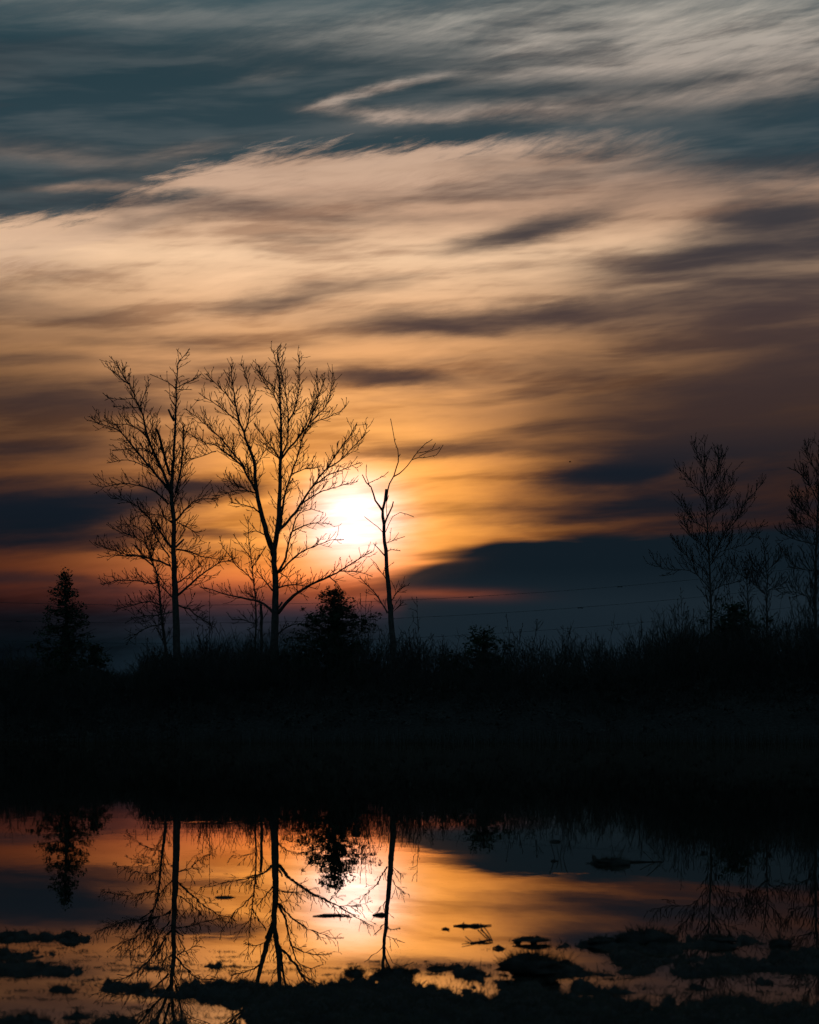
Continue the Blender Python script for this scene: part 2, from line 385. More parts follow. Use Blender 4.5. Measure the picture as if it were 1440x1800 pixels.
def make_tree(name, label, region, D, trunk, limbs, stubs=(), base_z=None, seed=1, dens=1.0, up=.55, length=1.0, cat='tree', group=None, spurs=1.0, wscale=1.18):
    """region=(x0,y0,k): traced points are pixels of that enlarged crop; widths are photo pixels.
    trunk=(pts,w0,w1); limbs=[(pts,w0,w1,(twig length, density))]"""
    R = random.Random(seed); x0, y0, k = region
    def topx(p): return (x0 + p[0] / k, y0 + p[1] / k) if len(p) == 2 else (p[0], p[1])
    mpp = D / F
    tp = [topx(p) for p in trunk[0]]
    base = W(*tp[0], D); bz = ground_z(base.x, D) - 0.15
    root = empty(name, (base.x, base.y, max(0, bz + .15)), label, cat, group)
    off = Vector(root.location)
    tpts = [W(a, b, D) for a, b in tp]
    for i, q in enumerate(tpts[1:], 1): q.y += R.uniform(-.15, .15) * i / len(tpts)
    foot = tpts[0].copy(); foot.z = bz
    if tpts[0].z > bz + .3: tpts.insert(0, foot)
    line = smooth_line(tpts, .3)
    if trunk[2] < 1.3: line = line[:-2]
    nl = len(line)
    rad = []
    for i, q in enumerate(line):
        t = i / (nl - 1); w = trunk[1] + (trunk[2] - trunk[1]) * t ** 0.9
        flare = 1 + .5 * math.exp(-(q.z - bz) / .5)
        rad.append(w * mpp * .5 * flare * (1 + R.gauss(0, .03)) * wscale)
    line = [q + Vector((R.gauss(0, .010), R.gauss(0, .010), 0)) - off for q in line]
    m = MB(); m.tube(line, rad, 10); m.build('trunk', M_BARK, root)
    if trunk[2] < 3.2:
        m = MB(); tip_twigs(m, line, rad, R, dens, up, length, .30, spurs)
        tag(m.build('twigs', M_TWIG, root), kind='stuff')
    for pts, w0, w1, tw in limbs:
        q = [topx(p) for p in pts]
        hz = R.choice((-1, 1)) * R.uniform(.15, .75)
        P = []
        for i, (a, b) in enumerate(q):
            run = math.hypot(a - q[0][0], b - q[0][1]) * mpp
            P.append(W(a, b, D + hz * run * .6))
        # start on the wood it grows from: shift depth only
        line2 = smooth_line(P, .22)
        if w1 < 1.3 and tw[0] >= .5:
            cut = min(int(.5 / .22), max(0, len(line2) // 5)); line2 = line2[:len(line2) - cut] if cut else line2
        n2 = len(line2)
        rad2 = [(w0 + (w1 - w0) * (i / (n2 - 1)) ** .8) * mpp * .5 * wscale * (1 + R.gauss(0, .04)) for i in range(n2)]
        rad2 = [max(r, TWIG_MIN) for r in rad2]
        line2 = [line2[0] - off] + [p + Vector((R.gauss(0, .012), R.gauss(0, .012), R.gauss(0, .012))) - off for p in line2[1:]]
        m = MB(); m.tube(line2, rad2, 7 if w0 > 3 else 5)
        lo = m.build('limb', M_BARK, root)
        if tw[0] > 0:
            m = MB(); tip_twigs(m, line2, rad2, R, dens * tw[1], up, length * tw[0], tw[2] if len(tw) > 2 else .12, spurs)
            if m.v: tag(m.build('twigs', M_TWIG, lo), kind='stuff')
    for pts, w0, w1 in stubs:
        P = [W(*topx(p), D - .12) for p in pts]
        line2 = [p - off for p in smooth_line(P, .2)]; n2 = len(line2)
        m = MB(); m.tube(line2, [(w0 + (w1 - w0) * i / (n2 - 1)) * mpp * .5 for i in range(n2)], 7)
        m.build('broken_stub', M_BARK, root)
    return root

def tip_twigs(m, line, rad, R, dens, up, length, start, spurs):
    n = len(line); L = sum((line[i + 1] - line[i]).length for i in range(n - 1))
    s = L * start; side = R.random() * 6.28; acc = 0; i = 0
    gap = .165 / dens
    cum = [0]
    for j in range(n - 1): cum.append(cum[-1] + (line[j + 1] - line[j]).length)
    while s < L:
        while i < n - 2 and cum[i + 1] < s: i += 1
        t = s / L; f = (s - cum[i]) / max(1e-6, cum[i + 1] - cum[i])
        q = line[i].lerp(line[i + 1], min(1, max(0, f))); d = (line[i + 1] - line[i]).normalized()
        side += 2.4 + R.gauss(0, .6)
        a = d.orthogonal().normalized(); b = d.cross(a); o = a * math.cos(side) + b * math.sin(side)
        if R.random() < .35: o.z = abs(o.z)
        ang = R.uniform(.5, 1.0)
        l = length * R.uniform(.35, 1.4) * (1.15 - .85 * t)
        sprout(m, q, d * math.cos(ang) + o * math.sin(ang), l, max(TWIG_MIN, min(rad[i] * .6, .014 + .009 * l)), 0 if l > 1.2 else 1, up, R, spurs)
        s += gap * R.uniform(.5, 1.5) * (1.15 - .4 * t)
    d = (line[-1] - line[-2]).normalized()
    for _ in range(3 if rad[-1] < .05 else 0):
        sprout(m, line[-1], d + Vector((R.gauss(0, .3), R.gauss(0, .3), R.gauss(0, .15))), length * R.uniform(.08, .22), max(TWIG_MIN, rad[-1] * .8), 1, up, R, spurs)

# ------------------------------------------------------------------ land and water
def fbm(x, y, o=4, z=0.0):
    return mnoise.fractal(Vector((x, y, z)), 0.9, 2.1, o)
# mud islands and banks of the near shore, given where they meet the water (photo pixels), half sizes in pixels, crown height in metres
ISLES = [(40, 1651, 90, 7, .055), (120, 1652, 60, 5, .04), (20, 1680, 60, 9, .05), (70, 1675, 30, 5, .03),
         (40, 1706, 110, 11, .07), (120, 1710, 55, 7, .045), (105, 1741, 32, 6, .028), (0, 1738, 20, 4, .02),
         (200, 1736, 60, 9, .05), (300, 1744, 120, 11, .06), (420, 1748, 110, 17, .08), (285, 1702, 60, 4, .028), (390, 1700, 34, 4, .03), (160, 1739, 18, 3, .02),
         (30, 1800, 100, 14, .05), (130, 1787, 60, 7, .035), (220, 1800, 50, 6, .03), (270, 1812, 170, 12, .05),
         (520, 1775, 150, 42, .09), (640, 1765, 130, 48, .09), (760, 1782, 160, 50, .09), (900, 1775, 120, 58, .10), (1060, 1800, 180, 52, .09),
         (1240, 1800, 200, 44, .08), (1400, 1800, 160, 44, .08), (690, 1735, 60, 24, .08), (600, 1815, 200, 40, .1), (1000, 1815, 300, 50, .09), (470, 1818, 70, 16, .05), (900, 1800, 420, 60, .10), (620, 1790, 190, 40, .09), (1250, 1800, 260, 48, .09),
         (735, 1709, 42, 5, .03), (800, 1701, 60, 4, .03), (850, 1716, 40, 7, .04), (950, 1712, 70, 14, .10), (1020, 1712, 70, 8, .05), (1110, 1706, 50, 8, .05),
         (960, 1660, 60, 6, .045), (1060, 1661, 70, 8, .06), (1140, 1664, 95, 12, .09), (1240, 1660, 90, 8, .06), (1320, 1658, 60, 6, .045), (1130, 1690, 45, 14, .07),
         (1300, 1702, 120, 13, .07), (1400, 1696, 90, 17, .08), (1230, 1712, 60, 8, .05), (1180, 1686, 70, 6, .04), (1430, 1680, 60, 9, .06), (1350, 1730, 30, 4, .02), (1070, 1742, 90, 6, .04),
         (1240, 1738, 26, 4, .03), (880, 1669, 18, 3, .02), (1140, 1517, 95, 1.6, .02), (1075, 1517, 30, 2.2, .03)]
IS = np.array(ISLES)
def near_h(X, Y):
    """height of the near shore; X, Y arrays"""
    px = CX + X / Y * F; py = HY + CAMH * F / Y
    h = np.full_like(X, -0.10)
    nz = np.vectorize(lambda a, b: fbm(a * 4.2, b * 1.3, 5))(X, Y)
    nf = np.vectorize(lambda a, b: fbm(a * 15, b * 4.5, 4, 3.3))(X, Y)
    wx = px + nz * 50 + nf * 22; wy = py + nf * 6.5 + nz * 6.0
    best = np.full_like(X, -1.0)
    for cx, cy, hw, hh, ht in IS:
        d = ((wx - cx) / hw) ** 2 + ((wy - cy) / hh) ** 2
        best = np.maximum(best, (1 - d) * (ht + .045) - .045 + (d < 3) * 0)
    h = np.maximum(h, np.minimum(best * .5, .075))
    h = h + (nz * .012 + nf * .026) * np.clip((h + .10) / .10, 0, 1)
    return h
def far_h(x, y):
    """bank with the trees, and the plain behind it"""
    sh = 80.5 + fbm(x * .10, 3.1, 3) * 2.2
    if y < sh: return -.12 - min(1.0, (sh - y) * .05)
    t = min(1, (y - sh) / 6.0); t = t * t * (3 - 2 * t)
    z = -.12 + 2.2 * t + fbm(x * .35, y * .35, 4) * .18 * t
    if y > 102: z -= min(1.4, (y - 102) * .06)
    return z
def ground_z(x, y): return far_h(x, y)

mud = MB()
nx, ny = 300, 250
pyl = np.linspace(1850, 1500, ny); Yl = CAMH * F / (pyl - HY)
XX = np.zeros((ny, nx)); YY = np.zeros((ny, nx))
for i, yv in enumerate(Yl):
    XX[i] = np.linspace(-.235, .235, nx) * yv; YY[i] = yv
HH = near_h(XX, YY)
me = bpy.data.meshes.new('near_shore')
verts = np.stack([XX, YY, HH], -1).reshape(-1, 3)
fac = [(i * nx + j, i * nx + j + 1, (i + 1) * nx + j + 1, (i + 1) * nx + j) for i in range(ny - 1) for j in range(nx - 1)]
me.from_pydata(verts.tolist(), [], fac); me.polygons.foreach_set('use_smooth', [True] * len(me.polygons)); me.materials.append(M_MUD)
ob = bpy.data.objects.new('near_shore', me); COL.objects.link(ob)
tag(ob, 'dark mud banks and islets rising from the shallow water in the foreground', 'shore', kind='structure')

# one ground sheet: pond bed, far bank, plain to the horizon
ys = [-60, 2, 20, 50, 70] + [76 + .5 * i for i in range(60)] + [107, 110, 115, 125, 150, 200, 400, 1000, 3000, 9000]
xs = [-9000, -2000, -400, -120] + [-60 + 1.0 * i for i in range(121)] + [120, 400, 2000, 9000]
v = []
for yv in ys:
    for xv in xs:
        v.append((xv, yv, far_h(max(-120, min(120, xv)), yv) if yv > 60 else -.6))
n_x = len(xs)
me = bpy.data.meshes.new('ground'); me.from_pydata(v, [], [(i * n_x + j, i * n_x + j + 1, (i + 1) * n_x + j + 1, (i + 1) * n_x + j) for i in range(len(ys) - 1) for j in range(n_x - 1)])
me.polygons.foreach_set('use_smooth', [True] * len(me.polygons)); me.materials.append(M_MUD)
ob = bpy.data.objects.new('ground', me); COL.objects.link(ob)
tag(ob, 'dark earth of the far bank and the plain behind it', 'ground', kind='structure')

# still water
wm = bpy.data.materials.new('still_water'); wm.use_nodes = True; t = wm.node_tree; t.nodes.clear()
def wn(ty, **kw):
    n = t.nodes.new(ty)
    for k_, v_ in kw.items(): setattr(n, k_, v_)
    return n
L = t.links.new
tcw = wn('ShaderNodeTexCoord'); sepw = wn('ShaderNodeSeparateXYZ'); L(tcw.outputs['Object'], sepw.inputs[0])
mapw = wn('ShaderNodeMapping'); mapw.inputs['Scale'].default_value = (1.0, 0.55, 1); L(tcw.outputs['Object'], mapw.inputs[0])
nA = wn('ShaderNodeTexNoise'); nA.inputs['Scale'].default_value = 2.2; nA.inputs['Detail'].default_value = 3; L(mapw.outputs[0], nA.inputs['Vector'])
# slight breeze further out: ruffle grows with distance
mr = wn('ShaderNodeMapRange'); mr.inputs['From Min'].default_value = 9; mr.inputs['From Max'].default_value = 45
mr.inputs['To Min'].default_value = 0.00022; mr.inputs['To Max'].default_value = 0.0012
L(sepw.outputs[1], mr.inputs['Value'])
# narrow wind lanes
mapl = wn('ShaderNodeMapping'); mapl.inputs['Scale'].default_value = (0.22, 1.0, 1); L(tcw.outputs['Object'], mapl.inputs[0])
nL = wn('ShaderNodeTexNoise'); nL.inputs['Scale'].default_value = 1.3; nL.inputs['Detail'].default_value = 2; L(mapl.outputs[0], nL.inputs['Vector'])
lane = wn('ShaderNodeMapRange', interpolation_type='SMOOTHSTEP'); lane.inputs['From Min'].default_value = .66; lane.inputs['From Max'].default_value = .76
lane.inputs['To Min'].default_value = 1.0; lane.inputs['To Max'].default_value = 7.0; L(nL.outputs['Fac'], lane.inputs['Value'])
mul = wn('ShaderNodeMath', operation='MULTIPLY'); L(mr.outputs[0], mul.inputs[0]); L(lane.outputs[0], mul.inputs[1])
bmp = wn('ShaderNodeBump'); bmp.inputs['Strength'].default_value = 1.0; L(mul.outputs[0], bmp.inputs['Distance']); L(nA.outputs['Fac'], bmp.inputs['Height'])
gl = wn('ShaderNodeBsdfGlossy'); gl.inputs['Roughness'].default_value = 0.0; gl.inputs['Color'].default_value = (0.96, 0.88, 0.78, 1); L(bmp.outputs[0], gl.inputs['Normal'])
df = wn('ShaderNodeBsdfDiffuse'); df.inputs['Color'].default_value = (0.012, 0.012, 0.011, 1)
fr0 = wn('ShaderNodeFresnel'); fr0.inputs['IOR'].default_value = 1.6
fr = wn('ShaderNodeMapRange'); fr.inputs['To Min'].default_value = 0.66; fr.inputs['To Max'].default_value = 1.0; L(fr0.outputs[0], fr.inputs['Value'])
mx = wn('ShaderNodeMixShader'); L(fr.outputs[0], mx.inputs[0]); L(df.outputs[0], mx.inputs[1]); L(gl.outputs[0], mx.inputs[2])
ow = wn('ShaderNodeOutputMaterial'); L(mx.outputs[0], ow.inputs[0])
me = bpy.data.meshes.new('water'); me.from_pydata([(-130, 1.5, 0), (130, 1.5, 0), (130, 90, 0), (-130, 90, 0)], [], [(0, 1, 2, 3)]); me.materials.append(wm)
ob = bpy.data.objects.new('water', me); COL.objects.link(ob)
tag(ob, 'still pond water mirroring the sunset sky', 'water', kind='structure')

# ------------------------------------------------------------------ the big bare trees
R1, R2, R3, R4 = (140, 580, 4.5), (360, 580, 4.5), (140, 880, 4.5), (440, 880, 4.0)
def q(reg, *pts): return [(reg[0] + a / reg[2], reg[1] + b / reg[2], 1) for a, b in pts]
PX = (0, 0, 1)
make_tree('bare_tree', 'tall bare cottonwood with snapped upper stubs, leftmost of the tall trees on the bank', PX, 90.0,
    (q(R3, (772, 1300), (760, 900), (750, 600), (742, 350)) + q(R1, (745, 1500), (725, 1300), (735, 1150), (750, 900), (757, 700), (765, 450), (775, 270), (738, 180), (732, 120)), 13.5, 1.2),
    [(q(R1, (722, 1290), (640, 1080), (545, 870), (490, 650), (440, 540), (390, 430), (330, 340), (270, 190)), 5.5, 1.1, (1.0, 1.15)),
     (q(R1, (390, 430), (300, 360), (215, 270), (195, 200)), 2.0, .8, (.5, 1.2)),
     (q(R1, (480, 600), (520, 500), (545, 400), (545, 360)), 1.6, .8, (.5, 1)),
     (q(R1, (700, 1260), (560, 1090), (470, 980), (380, 870), (300, 790), (180, 750), (40, 705)), 4.6, .9, (1.0, 1.2)),
     (q(R1, (715, 1150), (660, 950), (635, 840), (610, 780)), 4.6, 3.4, (.6, .7)),
     (q(R1, (760, 1290), (800, 1100), (820, 900), (822, 760)), 3.8, 2.2, (.9, .9)),
     (q(R1, (705, 1380), (600, 1280), (480, 1230), (330, 1215), (180, 1240), (60, 1200)), 3.2, .8, (.9, 1.1)),
     (q(R1, (725, 1720), (640, 1600), (540, 1480), (450, 1390), (330, 1340), (180, 1340)), 3.6, .8, (.9, 1.2)),
     (q(R1, (760, 1510), (830, 1430), (900, 1360), (960, 1340), (1080, 1330), (1180, 1290)), 3.4, .8, (.8, 1.1)),
     (q(R1, (745, 1380), (785, 1250), (830, 1050), (870, 930)), 2.4, .8, (.9, 1)),
     (q(R1, (760, 460), (700, 410), (630, 385), (565, 355)), 1.6, .7, (.25, .7)),
     (q(R1, (768, 460), (830, 420), (910, 395), (945, 360)), 1.5, .7, (.35, 1)),
     (q(R1, (775, 280), (820, 215), (870, 155)), 1.4, .7, (.3, 1)),
     (q(R1, (770, 470), (830, 470), (885, 475)), 1.2, .6, (.25, .8)),
     (q(R1, (762, 540), (720, 515), (685, 480)), 1.2, .6, (.25, .8)),
     (q(R1, (545, 870), (470, 790), (380, 750), (250, 740), (130, 680)), 2.2, .7, (.7, 1.1)),
     (q(R1, (600, 1010), (520, 940), (400, 940), (280, 945), (200, 905)), 1.8, .7, (.6, 1)),
     (q(R1, (480, 610), (400, 615), (320, 610), (265, 600)), 1.4, .6, (.35, 1)),
     (q(R1, (420, 540), (340, 550), (240, 540), (190, 505)), 1.4, .6, (.35, 1)),
     (q(R1, (540, 1090), (430, 1040), (330, 1030), (230, 1050), (170, 965)), 1.7, .7, (.5, 1)),
     (q(R3, (722, 515), (600, 470), (480, 440), (360, 435), (230, 440), (140, 470)), 3.4, .8, (.8, 1.2)),
     (q(R3, (715, 450), (640, 340), (590, 250), (560, 150)), 2.6, .8, (.9, 1.1)),
     (q(R3, (765, 385), (870, 400), (960, 440), (1080, 460), (1200, 470)), 3.0, .8, (.7, 1)),
     (q(R3, (775, 750), (880, 660), (1000, 560), (1120, 490), (1230, 460), (1290, 410)), 4.0, .9, (.8, 1.1)),
     (q(R3, (770, 650), (880, 580), (950, 510), (1010, 480)), 2.6, .8, (.7, 1.1)),
     (q(R3, (740, 770), (650, 680), (600, 620)), 2.6, 1, (.8, 1)),
     (q(R3, (775, 825), (870, 860), (950, 930), (1060, 1000)), 3.0, .9, (.8, 1.3)),
     (q(R3, (735, 880), (620, 905), (470, 920), (300, 990)), 2.4, .8, (.7, 1)),
     (q(R3, (770, 170), (840, 200), (900, 240), (940, 280)), 1.8, .7, (.5, 1.3)),
     (q(R3, (745, 190), (650, 120), (560, 110), (430, 130)), 2.0, .7, (.7, 1.2))],
    [(q(R1, (748, 720), (725, 680), (703, 628)), 4.2, 3.4), (q(R3, (760, 370), (795, 335), (826, 305)), 4.0, 3.2), (q(R1, (755, 600), (728, 560)), 2.6, 2.2),
     (q(R1, (748, 720), (742, 670)), 3.2, 2.6)],
    seed=11, length=1.15, up=.5, dens=1.12)

R5 = (340, 880, 5.625)
make_tree('bare_tree', 'tallest bare cottonwood with wide forked crown, just left of the sun', PX, 91.0,
    (q(R4, (170, 1230), (173, 1000), (175, 800), (178, 560), (166, 400)) + q(R2, (575, 1600), (590, 1400), (595, 1200), (600, 1030), (605, 900), (600, 700), (595, 560), (590, 400), (560, 250), (525, 90)), 14.5, 1.0),
    [(q(R2, (548, 1780), (500, 1640), (455, 1480), (420, 1330), (400, 1200), (395, 1080), (370, 980), (335, 900), (310, 810), (265, 700), (245, 580), (225, 450), (210, 330), (215, 220)), 9.5, 1.0, (1.1, 1.1, .3)),
     (q(R2, (315, 810), (350, 700), (360, 560), (345, 420), (300, 280), (290, 200)), 2.8, .9, (.7, 1.3)),
     (q(R2, (415, 1290), (350, 1180), (290, 1070), (180, 980), (80, 910), (0, 890)) + q(R1, (880, 830), (780, 760)), 4.4, .8, (1.0, 1.2)),
     (q(R1, (1300, 1080), (1170, 920), (1080, 820), (960, 720), (860, 640), (780, 590)), 3.2, .8, (.9, 1.3)),
     (q(R1, (1255, 720), (1150, 640), (1050, 570), (960, 510), (910, 430)), 2.2, .8, (.7, 1.3)),
     (q(R1, (1240, 610), (1150, 500), (1080, 430), (980, 330), (965, 260)), 2.0, .8, (.7, 1.4)),
     (q(R1, (1080, 960), (960, 1000), (880, 1030), (800, 1060)), 1.8, .7, (.7, 1.1)),
     (q(R2, (440, 1450), (390, 1410), (280, 1380), (200, 1360), (190, 1310)), 2.6, .7, (.5, 1.1)),
     (q(R2, (400, 1290), (300, 1250), (200, 1200), (80, 1150)), 2.4, .7, (.7, 1.3)),
     (q(R2, (380, 1280), (260, 1270), (140, 1300), (0, 1340)), 2.0, .7, (.7, 1.2)),
     (q(R2, (470, 1620), (400, 1590), (320, 1610)), 2.2, .8, (.4, 1)),
     (q(R2, (390, 1080), (450, 1000), (500, 900), (545, 840)), 1.8, .7, (.6, 1)),
     (q(R2, (590, 1020), (650, 900), (660, 700), (640, 500), (610, 380), (570, 120)), 3.0, .9, (.75, 1.5)),
     (q(R2, (605, 1020), (680, 920), (760, 830), (830, 730), (890, 560), (940, 400), (945, 280)), 3.6, .9, (.7, 1.3)),
     (q(R2, (770, 810), (850, 640), (890, 480), (885, 300)), 2.2, .8, (.6, 1.5)),
     (q(R2, (830, 740), (940, 620), (990, 520), (1020, 280)), 2.2, .8, (.6, 1.5)),
     (q(R2, (595, 1030), (540, 940), (460, 840), (390, 740)), 2.6, .7, (.7, 1.2)),
     (q(R2, (580, 1010), (500, 950), (420, 910), (350, 890)), 2.0, .7, (.6, 1.2)),
     (q(R2, (660, 740), (720, 600), (750, 400), (745, 160)), 2.2, .8, (.6, 1.7)),
     (q(R2, (600, 640), (540, 500), (470, 420), (430, 300), (415, 190)), 1.8, .8, (.6, 1.5)),
     (q(R2, (590, 540), (520, 430), (440, 350), (380, 270)), 1.5, .7, (.5, 1.4)),
     (q(R2, (580, 1600), (660, 1510), (760, 1380), (850, 1240), (960, 1100), (1070, 940), (1140, 850), (1220, 690)), 5.0, .9, (.9, 1.0, .2)),
     (q(R2, (850, 1240), (980, 1150), (1100, 1100), (1220, 1050), (1290, 980)), 2.8, .8, (.6, 1.1)),
     (q(R2, (760, 1380), (900, 1290), (1050, 1240), (1150, 1210), (1270, 1200)), 2.8, .8, (.6, .9)),
     (q(R2, (960, 1100), (1060, 1040), (1180, 920), (1260, 830), (1300, 690)), 2.6, .8, (.7, 1.3)),
     (q(R2, (600, 1560), (630, 1320), (690, 1130), (740, 980), (780, 830), (850, 740), (980, 690), (1080, 640), (1150, 560)), 4.2, .8, (.8, 1.0, .2)),
     (q(R2, (690, 1140), (790, 1100), (880, 1090), (960, 1080)), 2.0, .7, (.7, 1.2)),
     (q(R4, (190, 510), (240, 430), (270, 300), (300, 210), (320, 130), (370, 70), (430, 60), (560, 100)), 4.4, .7, (.7, .8, .25)),
     (q(R4, (300, 215), (380, 175), (480, 155), (560, 165), (640, 175)), 2.6, .7, (.6, .8)),
     (q(R4, (205, 505), (300, 410), (380, 350), (480, 310), (600, 270), (700, 290)), 3.4, .7, (.7, .9)),
     (q(R4, (195, 790), (280, 690), (400, 605), (520, 550), (640, 490), (760, 410), (870, 350), (930, 330)), 6.0, 1.2, (.8, .8, .25)),
     (q(R4, (190, 615), (240, 598), (300, 590), (400, 605), (460, 620), (520, 635)), 2.6, .9, (.6, .7)),
     (q(R4, (630, 495), (740, 500), (810, 515), (880, 545)), 2.2, .7, (.6, 1)),
     (q(R4, (560, 538), (620, 590), (650, 640), (670, 690)), 2.0, .7, (.5, 1)),
     (q(R4, (205, 505), (260, 540), (320, 620), (420, 690)), 1.8, .6, (.6, .9)),
     (q(R5, (785, 890), (700, 780), (640, 710), (590, 670)), 2.8, 1.2, (.5, .9)),
     (q(R5, (790, 1110), (700, 1020), (600, 985), (450, 960), (300, 920), (150, 870), (0, 840)), 4.2, 1.0, (.7, 1.0)),
     (q(R5, (720, 450), (690, 500), (640, 580), (580, 660)), 1.2, .7, (.4, 1)),
     (q(R4, (180, 960), (240, 900), (330, 865), (420, 880)), 2.6, .9, (.6, 1))],
    [(q(R4, (195, 755), (212, 735), (226, 712)), 4.0, 3.0), (q(R2, (600, 850), (580, 830)), 1.6, 1.2)],
    seed=23, length=1.1, up=.62)

R6 = (600, 730, 7.2)
make_tree('dead_tree', 'slim leaning dead tree with snapped top and sparse arms, right of the sun', PX, 88.0,
    (q(R4, (1005, 1080), (985, 760), (967, 560), (958, 400)) + q(R6, (545, 1600), (540, 1380), (525, 1200), (558, 1080), (568, 935)), 11.5, 3.6),
    [(q(R6, (515, 1200), (440, 1080), (370, 910), (320, 850), (270, 750)), 3.6, 1.4, (0, 0)),
     (q(R6, (360, 905), (320, 760), (322, 630)), 1.5, .8, (.2, .6)),
     (q(R6, (335, 865), (400, 840), (480, 800), (590, 720)), 1.2, .6, (.3, .7)),
     (q(R6, (572, 1090), (590, 950), (610, 870), (665, 770), (700, 650), (725, 520), (680, 340), (650, 160), (620, 50)), 2.8, .8, (.22, .5, .5)),
     (q(R6, (665, 775), (740, 740), (830, 640), (890, 560), (960, 470), (1060, 370), (1150, 305)), 2.0, .7, (.25, .5, .5)),
     (q(R6, (890, 565), (980, 530), (1100, 535), (1200, 510), (1290, 380)), 1.3, .6, (.15, .5)),
     (q(R6, (960, 480), (1080, 460), (1150, 430), (1190, 350)), 1.2, .6, (.15, .5)),
     (q(R6, (985, 520), (1100, 465), (1215, 430), (1250, 400)), 1.1, .6, (.15, .6)),
     (q(R6, (725, 525), (752, 490)), 1.5, 1.1, (0, 0)),
     (q(R6, (550, 1370), (600, 1240), (640, 1150), (655, 1085)), 3.2, 1.8, (0, 0)),
     (q(R6, (578, 1300), (570, 1100), (600, 1010)), 1.4, .8, (0, 0)),
     (q(R6, (560, 1480), (600, 1380), (650, 1280), (740, 1235), (830, 1250), (910, 1285)), 1.2, .6, (.25, .5, .5)),
     (q(R6, (525, 1480), (470, 1410), (380, 1350), (290, 1280)), 1.3, .6, (0, 0)),
     (q(R6, (560, 1620), (680, 1575), (800, 1540)), 1.2, .6, (.3, .8)),
     (q(R6, (555, 1780), (480, 1700), (415, 1620)), 2.4, .9, (.3, .8)),
     (q(R6, (560, 1720), (650, 1700), (740, 1710)), 1.4, .7, (.3, 1.2)),
     (q(R4, (965, 790), (900, 680), (830, 600), (750, 510), (720, 460)), 3.0, .8, (.5, .9)),
     (q(R4, (975, 720), (1030, 650), (1080, 600), (1110, 550)), 1.6, .6, (.7, 1.2)),
     (q(R4, (960, 560), (920, 500), (880, 440)), 1.4, .6, (.6, 1.2)),
     (q(R4, (980, 800), (1050, 740), (1090, 690)), 1.4, .6, (.6, 1))],
    seed=31, length=.7, up=.3)

make_tree('bare_tree', 'smaller leaning bare tree with spreading low branches, behind the leftmost tall cottonwood', PX, 94.0,
    (q(R3, (690, 1260), (655, 950), (630, 720), (605, 560), (560, 450), (510, 270), (480, 170)), 6.5, 1.2),
    [(q(R3, (635, 640), (560, 660), (480, 640), (320, 630), (180, 660), (90, 650)), 2.6, .8, (.7, 1.2)),
     (q(R3, (590, 520), (480, 440), (380, 430), (300, 400), (120, 340), (30, 290)), 2.8, .8, (.8, 1.2)),
     (q(R3, (650, 830), (560, 800), (400, 830), (300, 850), (210, 850)), 2.4, .8, (.6, 1.4)),
     (q(R3, (650, 980), (540, 1000), (430, 1070), (320, 1180)), 2.2, .8, (.5, 1)),
     (q(R3, (600, 560), (660, 640), (720, 700)), 2.4, 1, (.6, 1)),
     (q(R3, (510, 270), (440, 200), (300, 190)), 1.8, .7, (.8, 1.4)),
     (q(R3, (530, 340), (420, 280), (330, 250), (240, 210)), 1.8, .7, (.8, 1.4)),
     (q(R3, (560, 450), (570, 320), (575, 200)), 1.8, .7, (.8, 1.4))], seed=41, length=.95, up=.6, dens=1.4)
make_tree('bare_sapling', 'slender bare sapling with a straight pointed leader, between the two tallest cottonwoods', PX, 93.0,
    (q(R5, (612, 1560), (618, 1050), (592, 800), (570, 560), (545, 350), (540, 100), (546, 20)), 4.2, .8),
    [(q(R5, (580, 660), (650, 560), (710, 460)), 1.3, .6, (.4, 1.2)),
     (q(R5, (560, 550), (480, 450), (400, 340), (360, 300)), 1.6, .7, (.5, 1.2)),
     (q(R5, (590, 790), (500, 700), (420, 640), (390, 580), (300, 470), (240, 320), (190, 290)), 2.0, .7, (.6, 1.2)),
     (q(R5, (615, 1220), (500, 1180), (390, 1170), (330, 1110)), 2.0, .9, (.4, 1)),
     (q(R5, (605, 880), (680, 850), (760, 800)), 1.3, .6, (.5, 1.5)),
     (q(R5, (610, 960), (520, 920), (430, 900)), 1.3, .6, (.5, 1.3))], seed=43, length=.75, up=.5)
make_tree('dead_tree', 'short dead trunk snapped off flat, touching the left side of the tallest cottonwood', PX, 92.4,
    (q(R5, (675, 1560), (676, 1300), (670, 1020)), 4.6, 4.0),
    [(q(R5, (672, 1200), (720, 1120), (760, 1060)), 1.5, .7, (.5, 1)), (q(R5, (672, 1300), (600, 1250), (540, 1270)), 1.4, .7, (.5, 1.2))], seed=47, length=.6)

